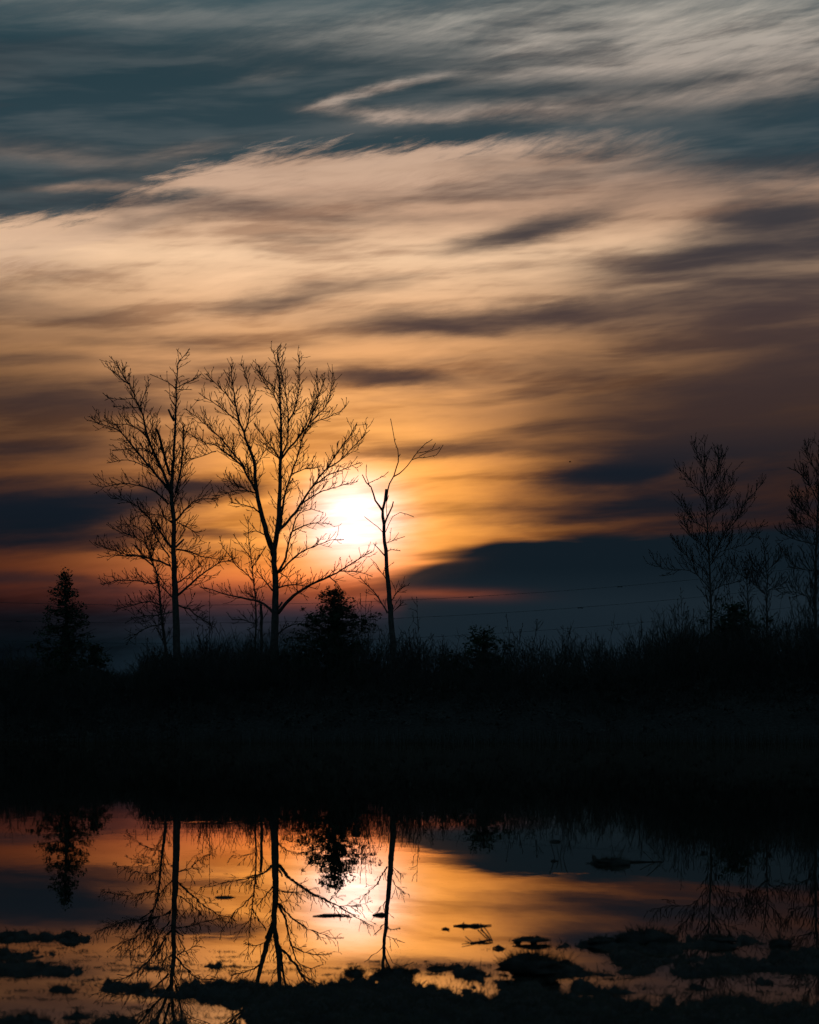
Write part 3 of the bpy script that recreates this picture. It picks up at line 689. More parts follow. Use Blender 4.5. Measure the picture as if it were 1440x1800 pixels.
RR = (1100, 740, 3.6)
make_tree('bare_tree', 'tall bare cottonwood with upright oval crown, left one of the two at the right edge', PX, 93.0,
    (q(RR, (540, 1330), (540, 1150), (530, 900), (520, 700), (510, 500), (500, 300), (505, 90)), 7.5, .9),
    [(q(RR, (535, 1060), (430, 960), (330, 940), (220, 930), (150, 820)), 2.6, .8, (1.0, 1.1)),
     (q(RR, (528, 830), (470, 770), (400, 700), (360, 600)), 2.2, .8, (.9, 1.2)),
     (q(RR, (520, 680), (440, 640), (370, 560), (330, 450)), 2.0, .8, (.8, 1.3)),
     (q(RR, (512, 500), (420, 390), (330, 300), (305, 260)), 1.8, .7, (.7, 1.2)),
     (q(RR, (502, 330), (450, 200), (430, 90)), 1.6, .7, (.6, 1.2)),
     (q(RR, (530, 920), (600, 830), (720, 790), (820, 700), (900, 620)), 2.4, .8, (.9, 1.1)),
     (q(RR, (525, 680), (570, 560), (600, 420), (580, 130)), 1.9, .7, (.8, 1.2)),
     (q(RR, (530, 900), (620, 730), (720, 600), (740, 540), (820, 450), (890, 360)), 2.4, .8, (.9, 1.2)),
     (q(RR, (515, 590), (600, 540), (660, 400), (700, 270)), 1.8, .7, (.7, 1.2)),
     (q(RR, (510, 470), (570, 330), (620, 160)), 1.6, .7, (.7, 1.3)),
     (q(RR, (535, 1080), (620, 1040), (720, 1010), (830, 930)), 2.0, .8, (.9, 1.2)),
     (q(RR, (530, 980), (450, 900), (350, 820), (290, 700)), 2.0, .8, (.9, 1.2))], seed=53, length=1.2, up=.95, dens=1.05, wscale=.85)
make_tree('bare_tree', 'bare broad tree cut off by the right edge of the view', PX, 92.0,
    (q(RR, (1205, 1350), (1200, 1100), (1205, 900), (1215, 600), (1222, 350), (1225, 60)), 9.0, 1.0),
    [(q(RR, (1205, 780), (1100, 760), (1000, 720), (930, 640)), 2.6, .8, (1.0, 1.3)),
     (q(RR, (1215, 500), (1120, 350), (1020, 290)), 2.2, .8, (.9, 1.2)),
     (q(RR, (1220, 350), (1160, 220), (1130, 110)), 1.8, .7, (.7, 1.2)),
     (q(RR, (1210, 640), (1100, 530), (1050, 400)), 2.2, .8, (.9, 1.3)),
     (q(RR, (1205, 950), (1100, 930), (1010, 850)), 2.2, .8, (1.1, 1.5)),
     (q(RR, (1200, 1130), (1060, 1080), (950, 1110)), 2.0, .8, (.9, 1.3)),
     (q(RR, (1205, 700), (1130, 660), (1060, 600)), 2.0, .8, (1.0, 1.4)),
     (q(RR, (1205, 860), (1300, 700), (1400, 560)), 2.4, .8, (1.0, 1)), (q(RR, (1210, 640), (1300, 480), (1360, 260)), 2.2, .8, (1.0, 1)),
     (q(RR, (1203, 1000), (1330, 900), (1450, 860)), 2.2, .8, (1.0, 1)), (q(RR, (1220, 400), (1280, 260), (1300, 120)), 1.8, .8, (.8, 1))], seed=59, length=1.3, up=.8, dens=1.1, wscale=.9)
make_tree('bare_sapling', 'thin bare tree standing between the two tall trees at the right edge', PX, 95.0,
    (q(RR, (895, 1300), (895, 1000), (880, 850), (870, 690)), 3.6, .8),
    [(q(RR, (893, 1000), (830, 930), (780, 840)), 1.4, .6, (.8, 1.4)), (q(RR, (893, 950), (960, 880), (1000, 800)), 1.4, .6, (.8, 1.4)), (q(RR, (893, 1080), (960, 1040), (1040, 1020)), 1.4, .6, (.8, 1.4)),
     (q(RR, (893, 1100), (830, 1050), (770, 1000)), 1.3, .6, (.8, 1.4))], seed=61, length=1.1, up=.6, dens=1.4)
make_tree('bare_sapling', 'thin crooked sapling right beside the upright oval cottonwood at right', PX, 95.5,
    (q(RR, (780, 1300), (770, 1100), (760, 950), (740, 800)), 3.0, .8),
    [(q(RR, (762, 1000), (700, 940), (660, 860)), 1.3, .6, (.8, 1.4)), (q(RR, (765, 1040), (830, 980), (860, 900)), 1.3, .6, (.8, 1.4))], seed=67, length=1.0, up=.6, dens=1.4)

# ------------------------------------------------------------------ evergreens
def leaf_clump(mb, c, rx, rz, n, R, sz):
    for _ in range(n):
        a = R.random() * 6.283; u = R.random() ** .5
        p = c + Vector((math.cos(a) * u * rx, math.sin(a) * u * rx, R.gauss(0, .45) * rz))
        d = Vector((R.gauss(0, 1), R.gauss(0, 1), R.gauss(.15, .55))).normalized(); e = d.orthogonal().normalized()
        e = e * math.cos(R.random() * 3) + d.cross(e) * math.sin(R.random() * 3)
        l = sz * R.uniform(.6, 1.5)
        mb.face(p - d * l * .5, p + e * l * .22, p + d * l * .6, p - e * l * .22)
def evergreen(name, label, px, ptop, D, prof, seed, n_br=70, clump=26, sz=.17, lean=0.0):
    """prof: [(py, left half width px, right half width px)] from top to bottom"""
    R = random.Random(seed); mpp = D / F
    base = W(px, 1200, D); bz = ground_z(base.x, D)
    top = W(px + lean, ptop, D)
    root = empty(name, (base.x, D, bz), label, 'tree'); off = Vector((base.x, D, bz))
    m = MB(); H = top.z - bz
    tl = [Vector((0, 0, -.15)), Vector((0, .02, H * .4)), Vector((top.x - base.x, 0, H * .97))]
    tl = smooth_line(tl, .4); m.tube(tl, [max(.014, .13 * (1 - i / len(tl)) + .01) for i in range(len(tl))], 8); m.build('trunk', M_BARK, root)
    br = MB(); cr = MB()
    def width(z, sgn):
        py = HY - (z + bz - CAMH) / mpp
        P = prof
        if py <= P[0][0]: w = P[0]; return w[1 if sgn < 0 else 2] * mpp
        for a, b in zip(P, P[1:]):
            if py <= b[0]:
                t = (py - a[0]) / (b[0] - a[0]); i = 1 if sgn < 0 else 2
                return (a[i] + (b[i] - a[i]) * t) * mpp
        return P[-1][1 if sgn < 0 else 2] * mpp
    for k in range(n_br):
        z = H * (1 - (k + R.random()) / n_br * .93)
        a = k * 2.399 + R.gauss(0, .35); cx, cy = math.cos(a), math.sin(a)
        w = (width(z, -1) * (1 - cx) / 2 + width(z, 1) * (1 + cx) / 2) * R.choice((.45, .7, .9, 1.0, 1.15)) * R.uniform(.85, 1.1)
        c0 = tl[min(len(tl) - 1, int(z / H * len(tl)))]
        p0 = Vector((c0.x, c0.y, z)); tip = p0 + Vector((cx * w, cy * w, w * R.uniform(-.35, .6)))
        br.tube([p0, p0.lerp(tip, .5) + Vector((0, 0, -.04 * w)), tip], [.025, .018, .008], 4, cap=False)
        nc = max(2, int(w / .22))
        for j in range(nc):
            t = (j + .6) / nc
            c = p0.lerp(tip, t) + Vector((R.gauss(0, .07), R.gauss(0, .07), R.gauss(.02, .10)))
            if R.random() < .72: leaf_clump(cr, c, .12 + .20 * R.random(), .10 + .16 * R.random(), int(clump * R.uniform(.5, 1.6)), R, sz)
    leaf_clump(cr, Vector((top.x - base.x, 0, H)), .14, .2, clump, R, sz)
    tag(br.build('branches', M_BARK, root), kind='stuff'); tag(cr.build('crown', M_NEEDLE, root, smooth=False), kind='stuff')
evergreen('evergreen_tree', 'dark ragged evergreen with a bent top, standing alone at the far left', 118, 1012, 90, [(1010, 6, 8), (1022, 26, 12), (1045, 28, 30), (1060, 28, 38), (1075, 44, 38), (1088, 54, 54), (1110, 48, 48), (1125, 60, 62), (1150, 64, 70), (1180, 70, 80)], 71, 130, 19, .12, -4)
evergreen('evergreen_tree', 'broad dark evergreen between the tallest cottonwood and the leaning dead tree', 588, 1040, 89, [(1040, 8, 10), (1052, 26, 28), (1066, 40, 42), (1082, 58, 52), (1100, 80, 60), (1115, 88, 68), (1140, 92, 72), (1180, 92, 74)], 73, 165, 19, .12)
evergreen('evergreen_tree', 'low round evergreen bush at the foot of the upright oval cottonwood at right', 1290, 1066, 92, [(1066, 14, 18), (1076, 34, 34), (1090, 50, 46), (1105, 64, 54), (1140, 76, 66), (1180, 84, 74)], 79, 84, 22, .13)
evergreen('evergreen_tree', 'flat-topped evergreen bush low on the bank right of the dead tree', 850, 1112, 90, [(1112, 26, 26), (1118, 34, 38), (1128, 58, 36), (1144, 70, 40), (1180, 80, 50)], 83, 60, 22, .13)
evergreen('evergreen_tree', 'small evergreen bush right behind the lone ragged evergreen at far left', 168, 1142, 93, [(1142, 6, 6), (1152, 16, 16), (1170, 26, 26), (1190, 34, 32)], 89, 30, 20, .14)

# ------------------------------------------------------------------ bare brush on the bank
def shrub(name, label, px, ptop, halfw, D, n, seed, group=None, fine=.8):
    R = random.Random(seed); mpp = D / F
    b = W(px, 1200, D); bz = ground_z(b.x, D)
    H = CAMH + (HY - ptop) * mpp - bz; w = halfw * mpp
    root = empty(name, (b.x, D, bz), label, 'shrub', group)
    st = MB(); tw = MB()
    for k in range(n):
        a = R.random() * 6.283; sp = R.random() ** .7 * w
        h = H * R.uniform(.45, 1.0) * (1.02 - .35 * (sp / max(w, .01)) ** 2)
        p0 = Vector((math.cos(a) * sp * .35, math.sin(a) * sp * .35, -.1))
        tip = Vector((math.cos(a) * sp + R.gauss(0, .05), math.sin(a) * sp, h))
        mid = p0.lerp(tip, .5) + Vector((R.gauss(0, .06) - math.cos(a) * .1 * w, R.gauss(0, .06), .05 * h))
        ln = smooth_line([p0, mid, tip], .25)
        rd = [max(TWIG_MIN * .8, .024 * (1 - i / len(ln)) * (.6 + .4 * h / H)) for i in range(len(ln))]
        st.tube(ln, rd, 4, cap=False)
        tip_twigs(tw, ln, rd, R, .9 * fine, .6, .5, .35, .7)
    tag(st.build('stems', M_BARK, root), kind='stuff'); tag(tw.build('twigs', M_TWIG, root), kind='stuff')
for a in [
    ('bare_shrub', 'tall wispy bare shrub just right of the leaning dead tree', 738, 1046, 26, 90.5, 9, 101),
    ('bare_shrub', 'tangled bare shrub in front of the leaning dead tree base', 716, 1100, 34, 87.5, 12, 102),
    ('bare_shrub', 'bare shrub with two upright tips in the middle of the right bank', 905, 1060, 24, 92, 8, 103),
    ('bare_shrub', 'thin forked bare shrub right of the one with two upright tips', 932, 1068, 20, 93, 6, 104),
    ('bare_shrub', 'short bare shrub halfway between dead tree and right-hand cottonwood', 990, 1092, 26, 91, 8, 105),
    ('bare_shrub', 'bushy bare shrub left of the upright oval cottonwood at right', 1196, 1035, 46, 91, 16, 106),
    ('bare_shrub', 'low spiky bare shrub at the left end of the right-hand tree group', 1128, 1090, 36, 92, 12, 107),
    ('bare_shrub', 'dense bare shrub between the left cottonwood and the slender sapling', 362, 1098, 44, 91, 18, 108),
    ('bare_shrub', 'spreading bare shrub left of the leftmost tall cottonwood base', 258, 1122, 38, 91, 14, 109),
    ('bare_shrub', 'twiggy bare shrub behind the slender sapling', 420, 1112, 50, 95, 16, 110),
    ('bare_shrub', 'upright bare shrub growing over the broad dark evergreen', 640, 1030, 40, 93, 12, 111),
    ('bare_shrub', 'bare shrub left of the broad dark evergreen', 520, 1098, 26, 92, 10, 112),
    ('bare_shrub', 'low bare shrub between broad evergreen and leaning dead tree', 668, 1092, 24, 92, 9, 113),
    ('bare_shrub', 'bare shrub filling the gap under the tree cut off by the right edge', 1385, 1070, 50, 90, 18, 114),
    ('bare_shrub', 'bare shrub under the thin tree at right', 1340, 1092, 36, 91, 14, 115),
    ('bare_shrub', 'low bare shrub left of the lone ragged evergreen', 52, 1145, 40, 91, 12, 116),
    ('bare_shrub', 'bare shrub left of the flat-topped evergreen bush', 772, 1098, 26, 92, 8, 117),
    ('bare_shrub', 'low bare shrub right of the short one on the right bank', 1052, 1098, 32, 91.5, 11, 118),
    ('bare_shrub', 'tall dense bare shrub directly right of the upright oval cottonwood trunk', 1290, 1000, 40, 94, 14, 120),
    ('bare_shrub', 'tall bare shrub at the foot of the tree cut off by the right edge', 1420, 1010, 50, 93, 16, 121),
    ('bare_shrub', 'bare shrub left of the upright oval cottonwood trunk, in front of the bushy one', 1222, 1064, 40, 88.5, 14, 122),
    ('bare_shrub', 'thin bare sprout standing alone left of the slender sapling', 372, 1012, 8, 92.5, 3, 119)]:
    shrub(*a)

# thicket: the dark mass along the whole bank
def thicket(x0, x1, y0, y1, n, hlo, hhi, seed):
    R = random.Random(seed); m = MB()
    for _ in range(n):
        D = R.uniform(y0, y1); x = R.uniform(x0, x1); z = ground_z(x, D)
        env = .62 + .30 * fbm(x * .35, D * .2, 3, 9.0) + .10 * fbm(x * 1.3, 0, 2, 4.0)
        h = (hlo + (hhi - hlo) * R.random() ** 1.6) * max(.35, env + .2)
        lean = Vector((R.gauss(0, .22), R.gauss(0, .2), 0))
        p = Vector((x, D, z - .1)); p1 = p + lean * h * .4 + Vector((0, 0, h * .6)); p2 = p + lean * h * 1.1 + Vector((0, 0, h * R.uniform(.9, 1.05)))
        m.tube([p, p1, p2], [.016, .012, .006], 3, cap=False)
        for k in range(3):
            t = R.uniform(.3, .95); o = p.lerp(p1, t / .6) if t < .6 else p1.lerp(p2, (t - .6) / .4)
            l = R.uniform(.15, .5)
            e = o + Vector((R.gauss(0, .5) * l, R.gauss(0, .5) * l, R.uniform(.2, .9) * l))
            m.tube([o, e], [.009, .005], 3, cap=False)
    return m
o = thicket(-26, 26, 83.5, 99, 15000, .5, 1.35, 201).build('thicket', M_BRUSH, smooth=False)
tag(o, 'dense dark bramble and dead stem thicket covering the far bank', 'thicket', kind='stuff')
def leafmass(seed):
    R = random.Random(seed); m = MB()
    for _ in range(5200):
        D = R.uniform(82, 98); x = R.uniform(-26, 26); z = ground_z(x, D)
        hh = .75 * (.8 + .5 * fbm(x * .3, D * .25, 3, 2.0))
        leaf_clump(m, Vector((x, D, z + hh * R.random())), .28, .16, 9, R, .15)
    return m
o = leafmass(203).build('bramble_leaves', M_BRUSH, smooth=False)
tag(o, 'dark withered bramble leaves filling the thicket on the far bank', 'bramble', kind='stuff')
# taller leafless whips standing out of the thicket
def whips(seed):
    R = random.Random(seed); m = MB()
    prof = [(-40, 1150), (60, 1146), (170, 1165), (225, 1182), (260, 1140), (330, 1128), (420, 1122), (500, 1118), (640, 1112), (720, 1110), (790, 1126), (880, 1128), (980, 1118), (1100, 1116), (1160, 1092), (1250, 1078), (1350, 1076), (1480, 1068)]
    for _ in range(5600):
        u_ = R.random(); px = R.uniform(-40, 1480) if u_ < .72 else (R.uniform(1130, 1480) if u_ < .86 else R.uniform(240, 500)); D = R.uniform(85, 98)
        for a, b in zip(prof, prof[1:]):
            if a[0] <= px <= b[0]: pt = a[1] + (b[1] - a[1]) * (px - a[0]) / (b[0] - a[0])
        b0 = W(px, 1200, D); z = ground_z(b0.x, D)
        H = CAMH + (HY - pt) * D / F - z
        h = max(.4, H * (R.uniform(.3, .8) + .32 * max(0, fbm(b0.x * .9, D * .3, 3, 6.0)) + (R.random() < .05) * .3))
        lean = Vector((R.gauss(0, .16), R.gauss(0, .16), 0))
        ln = smooth_line([Vector((b0.x, D, z - .1)), Vector((b0.x, D, z + h * .5)) + lean * h * .35, Vector((b0.x, D, z + h)) + lean * h], .35)
        rd = [max(.008, .016 * (1 - i / len(ln))) for i in range(len(ln))]
        m.tube(ln, rd, 3, cap=False)
        k = 0
        while k < 4 + h * 4:
            i = R.randrange(1, len(ln)); l = R.uniform(.15, .6); d = Vector((R.gauss(0, .6), R.gauss(0, .6), R.uniform(.3, 1))).normalized()
            p = ln[i - 1].lerp(ln[i], R.random()); q1 = p + d * l * .5; d.z += .3; q2 = q1 + d.normalized() * l * .5
            m.tube([p, q1, q2], [.010, .008, .006], 3, cap=False); k += 1
    return m
o = whips(207).build('bare_brush', M_BRUSH, smooth=False)
tag(o, 'tangle of thin leafless brush standing out of the thicket along the far bank', 'brush', kind='stuff')
# reeds at the far waterline
R = random.Random(205); m = MB()
for _ in range(5000):
    x = R.uniform(-26, 26); D = 80.2 + fbm(x * .10, 3.1, 3) * 2.2 + abs(R.gauss(0, .9)); h = R.uniform(.15, .75); l = R.gauss(0, .15)
    z = max(-.1, ground_z(x, D)) - .03
    m.face((x - .008, D, z), (x + .008, D, z), (x + l * h + .004, D + R.gauss(0, .08), z + h), )
o = m.build('shore_reeds', M_GRASS, smooth=False); tag(o, 'dead reeds and grass along the far waterline', 'reeds', kind='stuff')

# ------------------------------------------------------------------ power lines far behind
def wire(label, f, D, dampers):
    root_p = W(720, f(720), D)
    m = MB(); pts = [W(p, f(p), D + (p - 720) * .02) for p in range(-700, 2300, 60)]
    root = empty('power_line', root_p, label, 'power line', 'overhead wires behind the trees'); off = Vector(root_p)
    m.tube([p - off for p in pts], [.022] * len(pts), 5); m.build('wire', M_WIRE, root)
    for p in dampers:
        c = W(p, f(p), D + (p - 720) * .02) - off; b = MB()
        b.tube([c + Vector((-.32, 0, -.06)), c + Vector((-.16, 0, -.07)), c + Vector((.16, 0, -.07)), c + Vector((.32, 0, -.06))], [.10, .05, .05, .10], 6)
        b.build('damper', M_WIRE, root)
f1 = lambda p: 1059 + .0318 * p - 5.31e-5 * p * p
wire('highest of the thin overhead wires sagging across the low sky behind the trees', f1, 260, (828, 1090))
wire('middle thin overhead wire of the three behind the trees', lambda p: f1(p) + 31.5, 260, (1020, 34))
wire('lowest thin overhead wire just above the thicket on the bank', lambda p: 1126 + .0318 * p - 5.31e-5 * p * p, 262, ())

# small bird in the sky
D = 260; c = W(1002, 812, D); root = empty('bird', c, 'tiny dark bird flying in the sky left of the right-hand cottonwood', 'bird'); root.scale = (.65, .65, .65)
m = MB(); m.tube([Vector((-.26, 0, .02)), Vector((-.16, 0, .01)), Vector((0, 0, 0)), Vector((.16, 0, .03)), Vector((.24, 0, .04)), Vector((.30, 0, .03))], [.015, .05, .085, .06, .045, .01], 8); m.build('body', M_BIRD, root)
for s in (-1, 1):
    m = MB(); a = [Vector((-.10, s * .06, .03)), Vector((.10, s * .06, .04)), Vector((.09, s * .32, .16)), Vector((-.02, s * .62, .10)), Vector((-.12, s * .34, .13))]
    m.face(*a); m.face(*[p + Vector((0, 0, .012)) for p in reversed(a)]); m.build('wing', M_BIRD, root, smooth=False)

# ------------------------------------------------------------------ near shore: tussocks, grass, driftwood, floating bits
def nh(x, y): return float(near_h(np.array([[x]]), np.array([[y]]))[0, 0])
def blade(m, p, d, L, w, droop, R):
    d = d.normalized(); s = Vector((d.y, -d.x, 0))
    if s.length < .05: s = Vector((1, 0, 0))
    s.normalize(); s = (s * .6 + Vector((1, 0, 0)) * .6).normalized() * w
    q1 = p + d * L * .55; q2 = p + d * L + Vector((0, 0, -droop * L))
    m.v.extend([tuple(p - s), tuple(p + s), tuple(q1 + s * .7), tuple(q1 - s * .7), tuple(q2)])
    b = len(m.v) - 5
    m.f.extend([(b, b + 1, b + 2, b + 3), (b + 3, b + 2, b + 4)])
def tussock(label, px, py, wpx, hpx, seed, spikes=0.5, n=260):
    D = gy(py); R = random.Random(seed); mpp = D / F
    x = (px - CX) * mpp; w = wpx * mpp * .5; h = hpx * mpp
    z = max(0.0, min(0.06, nh(x, D))) - .008
    root = empty('grass_tussock', (x, D, z), label, 'tussock')
    # clod of roots and mud
    rings, segs = 7, 18; v = []; f = []
    for i in range(rings):
        t = i / (rings - 1); rr = math.cos(t * math.pi / 2) ** .7; zz = math.sin(t * math.pi / 2) * h * .5
        for j in range(segs):
            a = 6.283 * j / segs; k = 1 + .45 * fbm(math.cos(a) * 1.5 + seed, math.sin(a) * 1.5, 3, t * 2)
            v.append((math.cos(a) * rr * w * k, math.sin(a) * rr * w * .8 * k, zz * (1 + .7 * fbm(math.cos(a) * 2, math.sin(a) * 2 + seed, 2, 5))))
    for i in range(rings - 1):
        for j in range(segs): f.append((i * segs + j, i * segs + (j + 1) % segs, (i + 1) * segs + (j + 1) % segs, (i + 1) * segs + j))
    m = MB(); m.v = v; m.f = f; m.build('clod', M_MUD, root)
    m = MB()
    for _ in range(n):
        a = R.random() * 6.283; u = R.random() ** .5
        p = Vector((math.cos(a) * u * w * .95, math.sin(a) * u * w * .75, h * .46 * math.sqrt(max(0, 1 - u * u))))
        d = Vector((math.cos(a) * u * 1.1 + R.gauss(0, .25), math.sin(a) * u + R.gauss(0, .25), R.uniform(.35, 1.1)))
        blade(m, p, d, h * R.uniform(.3, .75) * (1 + spikes * (R.random() < .08) * 1.3), .0022, R.uniform(0, .35), R)
    tag(m.build('blades', M_GRASS, root, smooth=False), kind='stuff')
tussock('large round grass tussock on the near bank, right of the sun reflection', 932, 1716, 112, 42, 301, .7, 520)
tussock('ragged grass tussock under the reflection of the leaning dead tree', 692, 1716, 70, 26, 302, 1.2, 380)
tussock('small pointed tussock left of the one under the dead tree reflection', 624, 1712, 34, 20, 303, .9, 160)
tussock('wide flat-topped tussock crowning the right-hand islet', 1135, 1662, 110, 34, 304, .4, 420)
tussock('low tussock at the left tip of the right-hand islet', 1058, 1662, 50, 14, 305, 1.0, 160)
tussock('small tussock on the right islet below the upright cottonwood reflection', 1262, 1660, 60, 16, 306, .5, 160)
tussock('spiky tussock near the right end of the right-hand islet', 1372, 1662, 40, 22, 307, 2.0, 150)
tussock('low grassy tussock on the narrow islet left of the flat-topped one', 938, 1658, 60, 10, 308, .6, 150)
tussock('tussock on the topmost of the left-hand mud islets, near the tip', 125, 1652, 30, 12, 309, .6, 110)
tussock('low tussock on the topmost left-hand mud islet at the picture edge', 18, 1650, 50, 13, 310, .8, 130)
tussock('small dark tussock standing alone in the water, far right of the sun reflection', 975, 1480, 20, 8, 311, .4, 70)
tussock('small dark tussock with reeds just in front of the lone one', 974, 1514, 14, 6, 312, .4, 60)
tussock('peaked tussock on the driftwood islet in the right-hand water', 1074, 1519, 70, 19, 313, .7, 380)
tussock('upright twig-like tussock right of the large round one', 994, 1700, 26, 24, 314, 2.2, 110)
tussock('low tussock on the bank left of the large round one', 772, 1704, 44, 12, 315, .8, 140)
tussock('small tussock floating in the left-hand reflection of the sapling', 394, 1578, 38, 8, 316, .4, 90)

# short grass and stubble over the banks
R = random.Random(401); m = MB()
hi = np.argwhere(HH > 0.004)
ids = [tuple(hi[R.randrange(len(hi))]) for _ in range(26000)]
for i, j in ids:
    x, y, z = XX[i, j] + R.gauss(0, .012), YY[i, j] + R.gauss(0, .02), HH[i, j] - .004
    a = R.random() * 6.283; l = R.uniform(.012, .045) * (1 + (R.random() < .03) * 1.4)
    blade(m, Vector((x, y, z)), Vector((math.cos(a) * .6, math.sin(a) * .6, R.uniform(.3, 1.0))), l, .0024, R.uniform(0, .3), R)
o = m.build('bank_grass', M_GRASS, smooth=False); tag(o, 'short dead grass and stubble on the near mud banks', 'grass', kind='stuff')
# stalks poking out of shallow water near the banks
R = random.Random(403); m = MB()
sh = np.argwhere((HH > -.06) & (HH < 0.0))
for _ in range(5200):
    i, j = sh[R.randrange(len(sh))]
    x, y = XX[i, j], YY[i, j]; a = R.random() * 6.283
    blade(m, Vector((x, y, -.01)), Vector((math.cos(a) * .5, math.sin(a) * .5, R.uniform(.3, 1))), R.uniform(.015, .05), .002, R.uniform(0, .4), R)
o = m.build('water_stubble', M_GRASS, smooth=False); tag(o, 'broken grass stalks standing in the shallows between the mud islets', 'grass', kind='stuff')

# scraps of weed and mud scattered over the shallows
R = random.Random(405); m = MB()
for (x0_, x1_, y0_, y1_, n_) in [(0, 430, 1655, 1798, 95), (560, 900, 1690, 1716, 30), (1040, 1440, 1680, 1752, 60), (180, 560, 1690, 1712, 26)]:
    for _ in range(n_):
        px_, py_ = R.uniform(x0_, x1_), R.uniform(y0_, y1_); D = gy(py_); x = (px_ - CX) / F * D; w = R.uniform(.01, .06) * (1 + (R.random() < .2)); 
        for k in range(int(10 + w * 520)):
            an = R.random() * 6.283
            blade(m, Vector((x + R.gauss(0, .6) * w, D + R.gauss(0, .25) * w, .001)), Vector((math.cos(an), math.sin(an) * .8, R.uniform(.05, .6) ** 1.5)), R.uniform(.012, .04), .0024, .1, R)
o = m.build('weed_scraps', M_GRASS, smooth=False); tag(o, 'scraps of weed and mud scattered over the shallows between the islets', 'weed', kind='stuff')

def stick(name, label, cat, pts, r0, r1, extra=(), group=None):
    """pts: (px, py on the water, height m)"""
    P = []
    for px, py, h in pts:
        D = gy(py); P.append(Vector(((px - CX) / F * D, D, h)))
    root = empty(name, (P[0].x, P[0].y, 0), label, cat, group); off = Vector(root.location)
    R = random.Random(int(pts[0][0] * 7 + pts[0][1]))
    ln = smooth_line(P, .03); n = len(ln)
    m = MB(); m.tube([p - off + Vector((0, R.gauss(0, .002), R.gauss(0, .002))) for p in ln], [(r0 + (r1 - r0) * abs(2 * i / (n - 1) - 1) ** 1.5) * (1 + R.gauss(0, .12)) for i in range(n)], 7)
    m.build('stem', M_WOOD, root)
    for ex, ra, rb in extra:
        Q = [Vector(((px - CX) / F * gy(py), gy(py), h)) - off for px, py, h in ex]
        ln = smooth_line(Q, .04); m = MB(); m.tube(ln, [ra + (rb - ra) * i / (len(ln) - 1) for i in range(len(ln))], 5); m.build('side_branch', M_WOOD, root)
stick('driftwood_branch', 'long thin driftwood floating below the sun reflection', 'driftwood', [(550, 1611, .002), (570, 1610, .004), (590, 1609.5, .006), (604, 1609.5, .004), (613, 1610, .002)], .010, .004,
      [([(606, 1610, .002), (612, 1611, .006), (618, 1613, .0)], .006, .003), ([(614, 1609, .004), (612, 1611, .014)], .004, .002), ([(586, 1610, .004), (588, 1610, .02)], .004, .002)])
stick('driftwood_log', 'short stubby log floating next to the dead tree reflection', 'driftwood', [(655, 1609.5, .003), (662, 1609, .007), (672, 1609, .007), (682, 1609, .004)], .011, .005)
stick('driftwood_branch', 'floating branch with bent reed stalks right of the sun reflection', 'driftwood', [(797, 1628, .003), (815, 1628, .006), (835, 1628.5, .007), (852, 1628, .005), (864, 1627, .004)], .010, .003,
      [([(840, 1629, .02), (851, 1642, .012), (862, 1655, .004)], .004, .003), ([(845, 1629, .02), (856, 1640, .014), (866, 1655, .004)], .004, .003), ([(812, 1628, .004), (816, 1628, .026)], .006, .003)])
stick('driftwood_branch', 'tangled floating twig below the branch with bent reeds', 'driftwood', [(828, 1658, .002), (842, 1657, .005), (856, 1656, .006), (866, 1655, .004)], .008, .003,
      [([(830, 1658, .004), (818, 1650, .014)], .004, .002), ([(836, 1658, .004), (812, 1662, .008)], .004, .002), ([(846, 1657, .004), (842, 1655, .02)], .004, .002)])
stick('driftwood_branch', 'small floating twig just above the large round tussock', 'driftwood', [(866, 1668, .002), (876, 1667, .007), (888, 1668, .003)], .010, .003, [([(876, 1668, .004), (877, 1667, .022)], .004, .002)])
stick('driftwood_branch', 'small floating twig nearest to the sun reflection on its right', 'driftwood', [(776, 1634, .002), (783, 1633, .005), (790, 1634, .003)], .008, .003, [([(783, 1633, .004), (790, 1637, .004)], .004, .002)])
stick('driftwood_log', 'long dark driftwood log lying across the right-hand water', 'driftwood', [(1030, 1518, .004), (1070, 1517, .010), (1100, 1516, .008), (1130, 1515.5, .005), (1165, 1515, .002)], .012, .003,
      [([(1080, 1517, .01), (1095, 1511, .10)], .006, .003), ([(1150, 1516, .004), (1125, 1510, .10)], .006, .003)])
stick('reed_stalk', 'slanting dead stalk rising from the driftwood log at right', 'reeds', [(1086, 1516, 0), (1094, 1512, .07), (1100, 1510, .14)], .005, .003)
stick('reed_stalk', 'dead stalk leaning left over the driftwood log at right', 'reeds', [(1166, 1514, 0), (1150, 1512, .09), (1136, 1510, .16)], .005, .003)
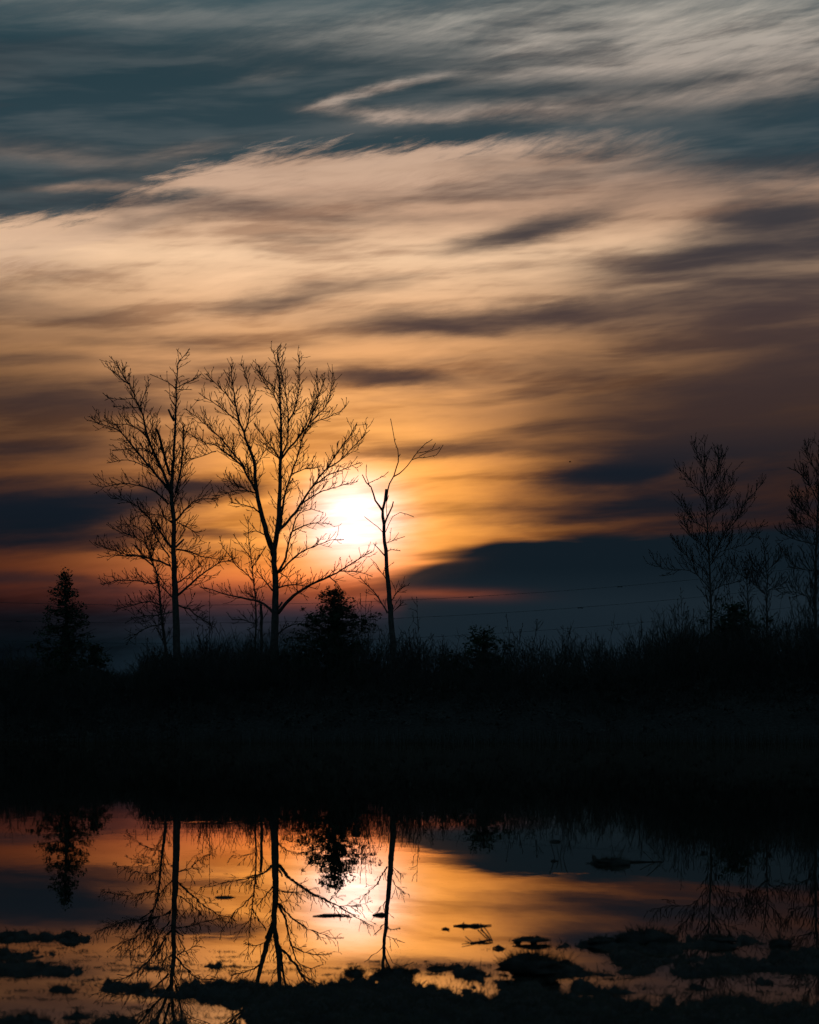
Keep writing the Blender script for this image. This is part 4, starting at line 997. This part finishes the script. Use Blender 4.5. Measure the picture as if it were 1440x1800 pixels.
for k, (a, b, c_) in enumerate([(975, 966, .16), (985, 988, .13), (990, 998, .15), (983, 978, .11)]):
    stick('reed_stalk', ['left-leaning', 'upright short', 'right-leaning', 'thin slanting'][k] + ' dead reed stalk beside the lone tussocks at right', 'reeds', [(a, 1508, 0), ((a + b) / 2, 1507, c_ * .6), (b, 1506, c_)], .0045, .0025)
CLUMPS = ['long clump floating beyond the bent reeds',
    'small pair of clumps farthest out right of the sun reflection',
    'tiny dot of weed left of the farthest pair',
    'wide clump floating just beyond the narrow islet',
    'clump right of the wide one beyond the narrow islet',
    'small clump nearest right of the dead tree reflection',
    'tiny speck beside the clump near the dead tree reflection',
    'clump just right of the branch with bent reeds',
    'clump in front of the flat-topped islet, toward the dark water',
    'small clump left of the one in front of the flat-topped islet',
    'tiny speck at far left below the evergreen reflection',
    'tiny speck at the very left edge of the water',
    'third and largest speck at far left below the evergreen reflection',
    'clump just right of the topmost left mud islet',
    'clump farther right of the topmost left mud islet',
    'tiny speck left of the orange-lit clumps',
    'tiny speck above the large round tussock',
    'clump right of the flat-topped islet crown',
    'thin line of weed above the long driftwood',
    'short line of weed above the stubby log']
for k, (a, b, w_) in enumerate([(901, 1613, 13), (966, 1591, 8), (955, 1591, 3), (1010, 1628, 14), (1030, 1628, 9), (760, 1628, 6), (747, 1627, 3), (880, 1628, 10), (1120, 1604, 11), (1090, 1605, 6), (18, 1543, 3), (5, 1543, 3), (40, 1542, 4), (140, 1674, 12), (175, 1668, 10), (945, 1616, 3), (916, 1627, 3), (1210, 1640, 8), (570, 1605, 9), (620, 1604, 5)]):
    D = gy(b); R = random.Random(500 + k); x = (a - CX) / F * D; w = w_ / F * D
    m = MB()
    for _ in range(10 + w_ * 2):
        p = Vector((R.gauss(0, .4) * w, R.gauss(0, .4) * w, R.uniform(-.004, .006))); an = R.random() * 6.283
        blade(m, p, Vector((math.cos(an), math.sin(an), R.uniform(.05, .5))), R.uniform(.012, .035), .003, .1, R)
    m.tube([Vector((-w, 0, 0)), Vector((-w * .3, .004, .005)), Vector((w * .4, -.003, .004)), Vector((w, 0, 0))], [.002, .007, .006, .002], 5)
    o = m.build('grass_clump', M_GRASS, origin=(x, D, .002), smooth=False)
    tag(o, CLUMPS[k], 'grass clump', 'floating bits of dead grass on the pond', 'thing')
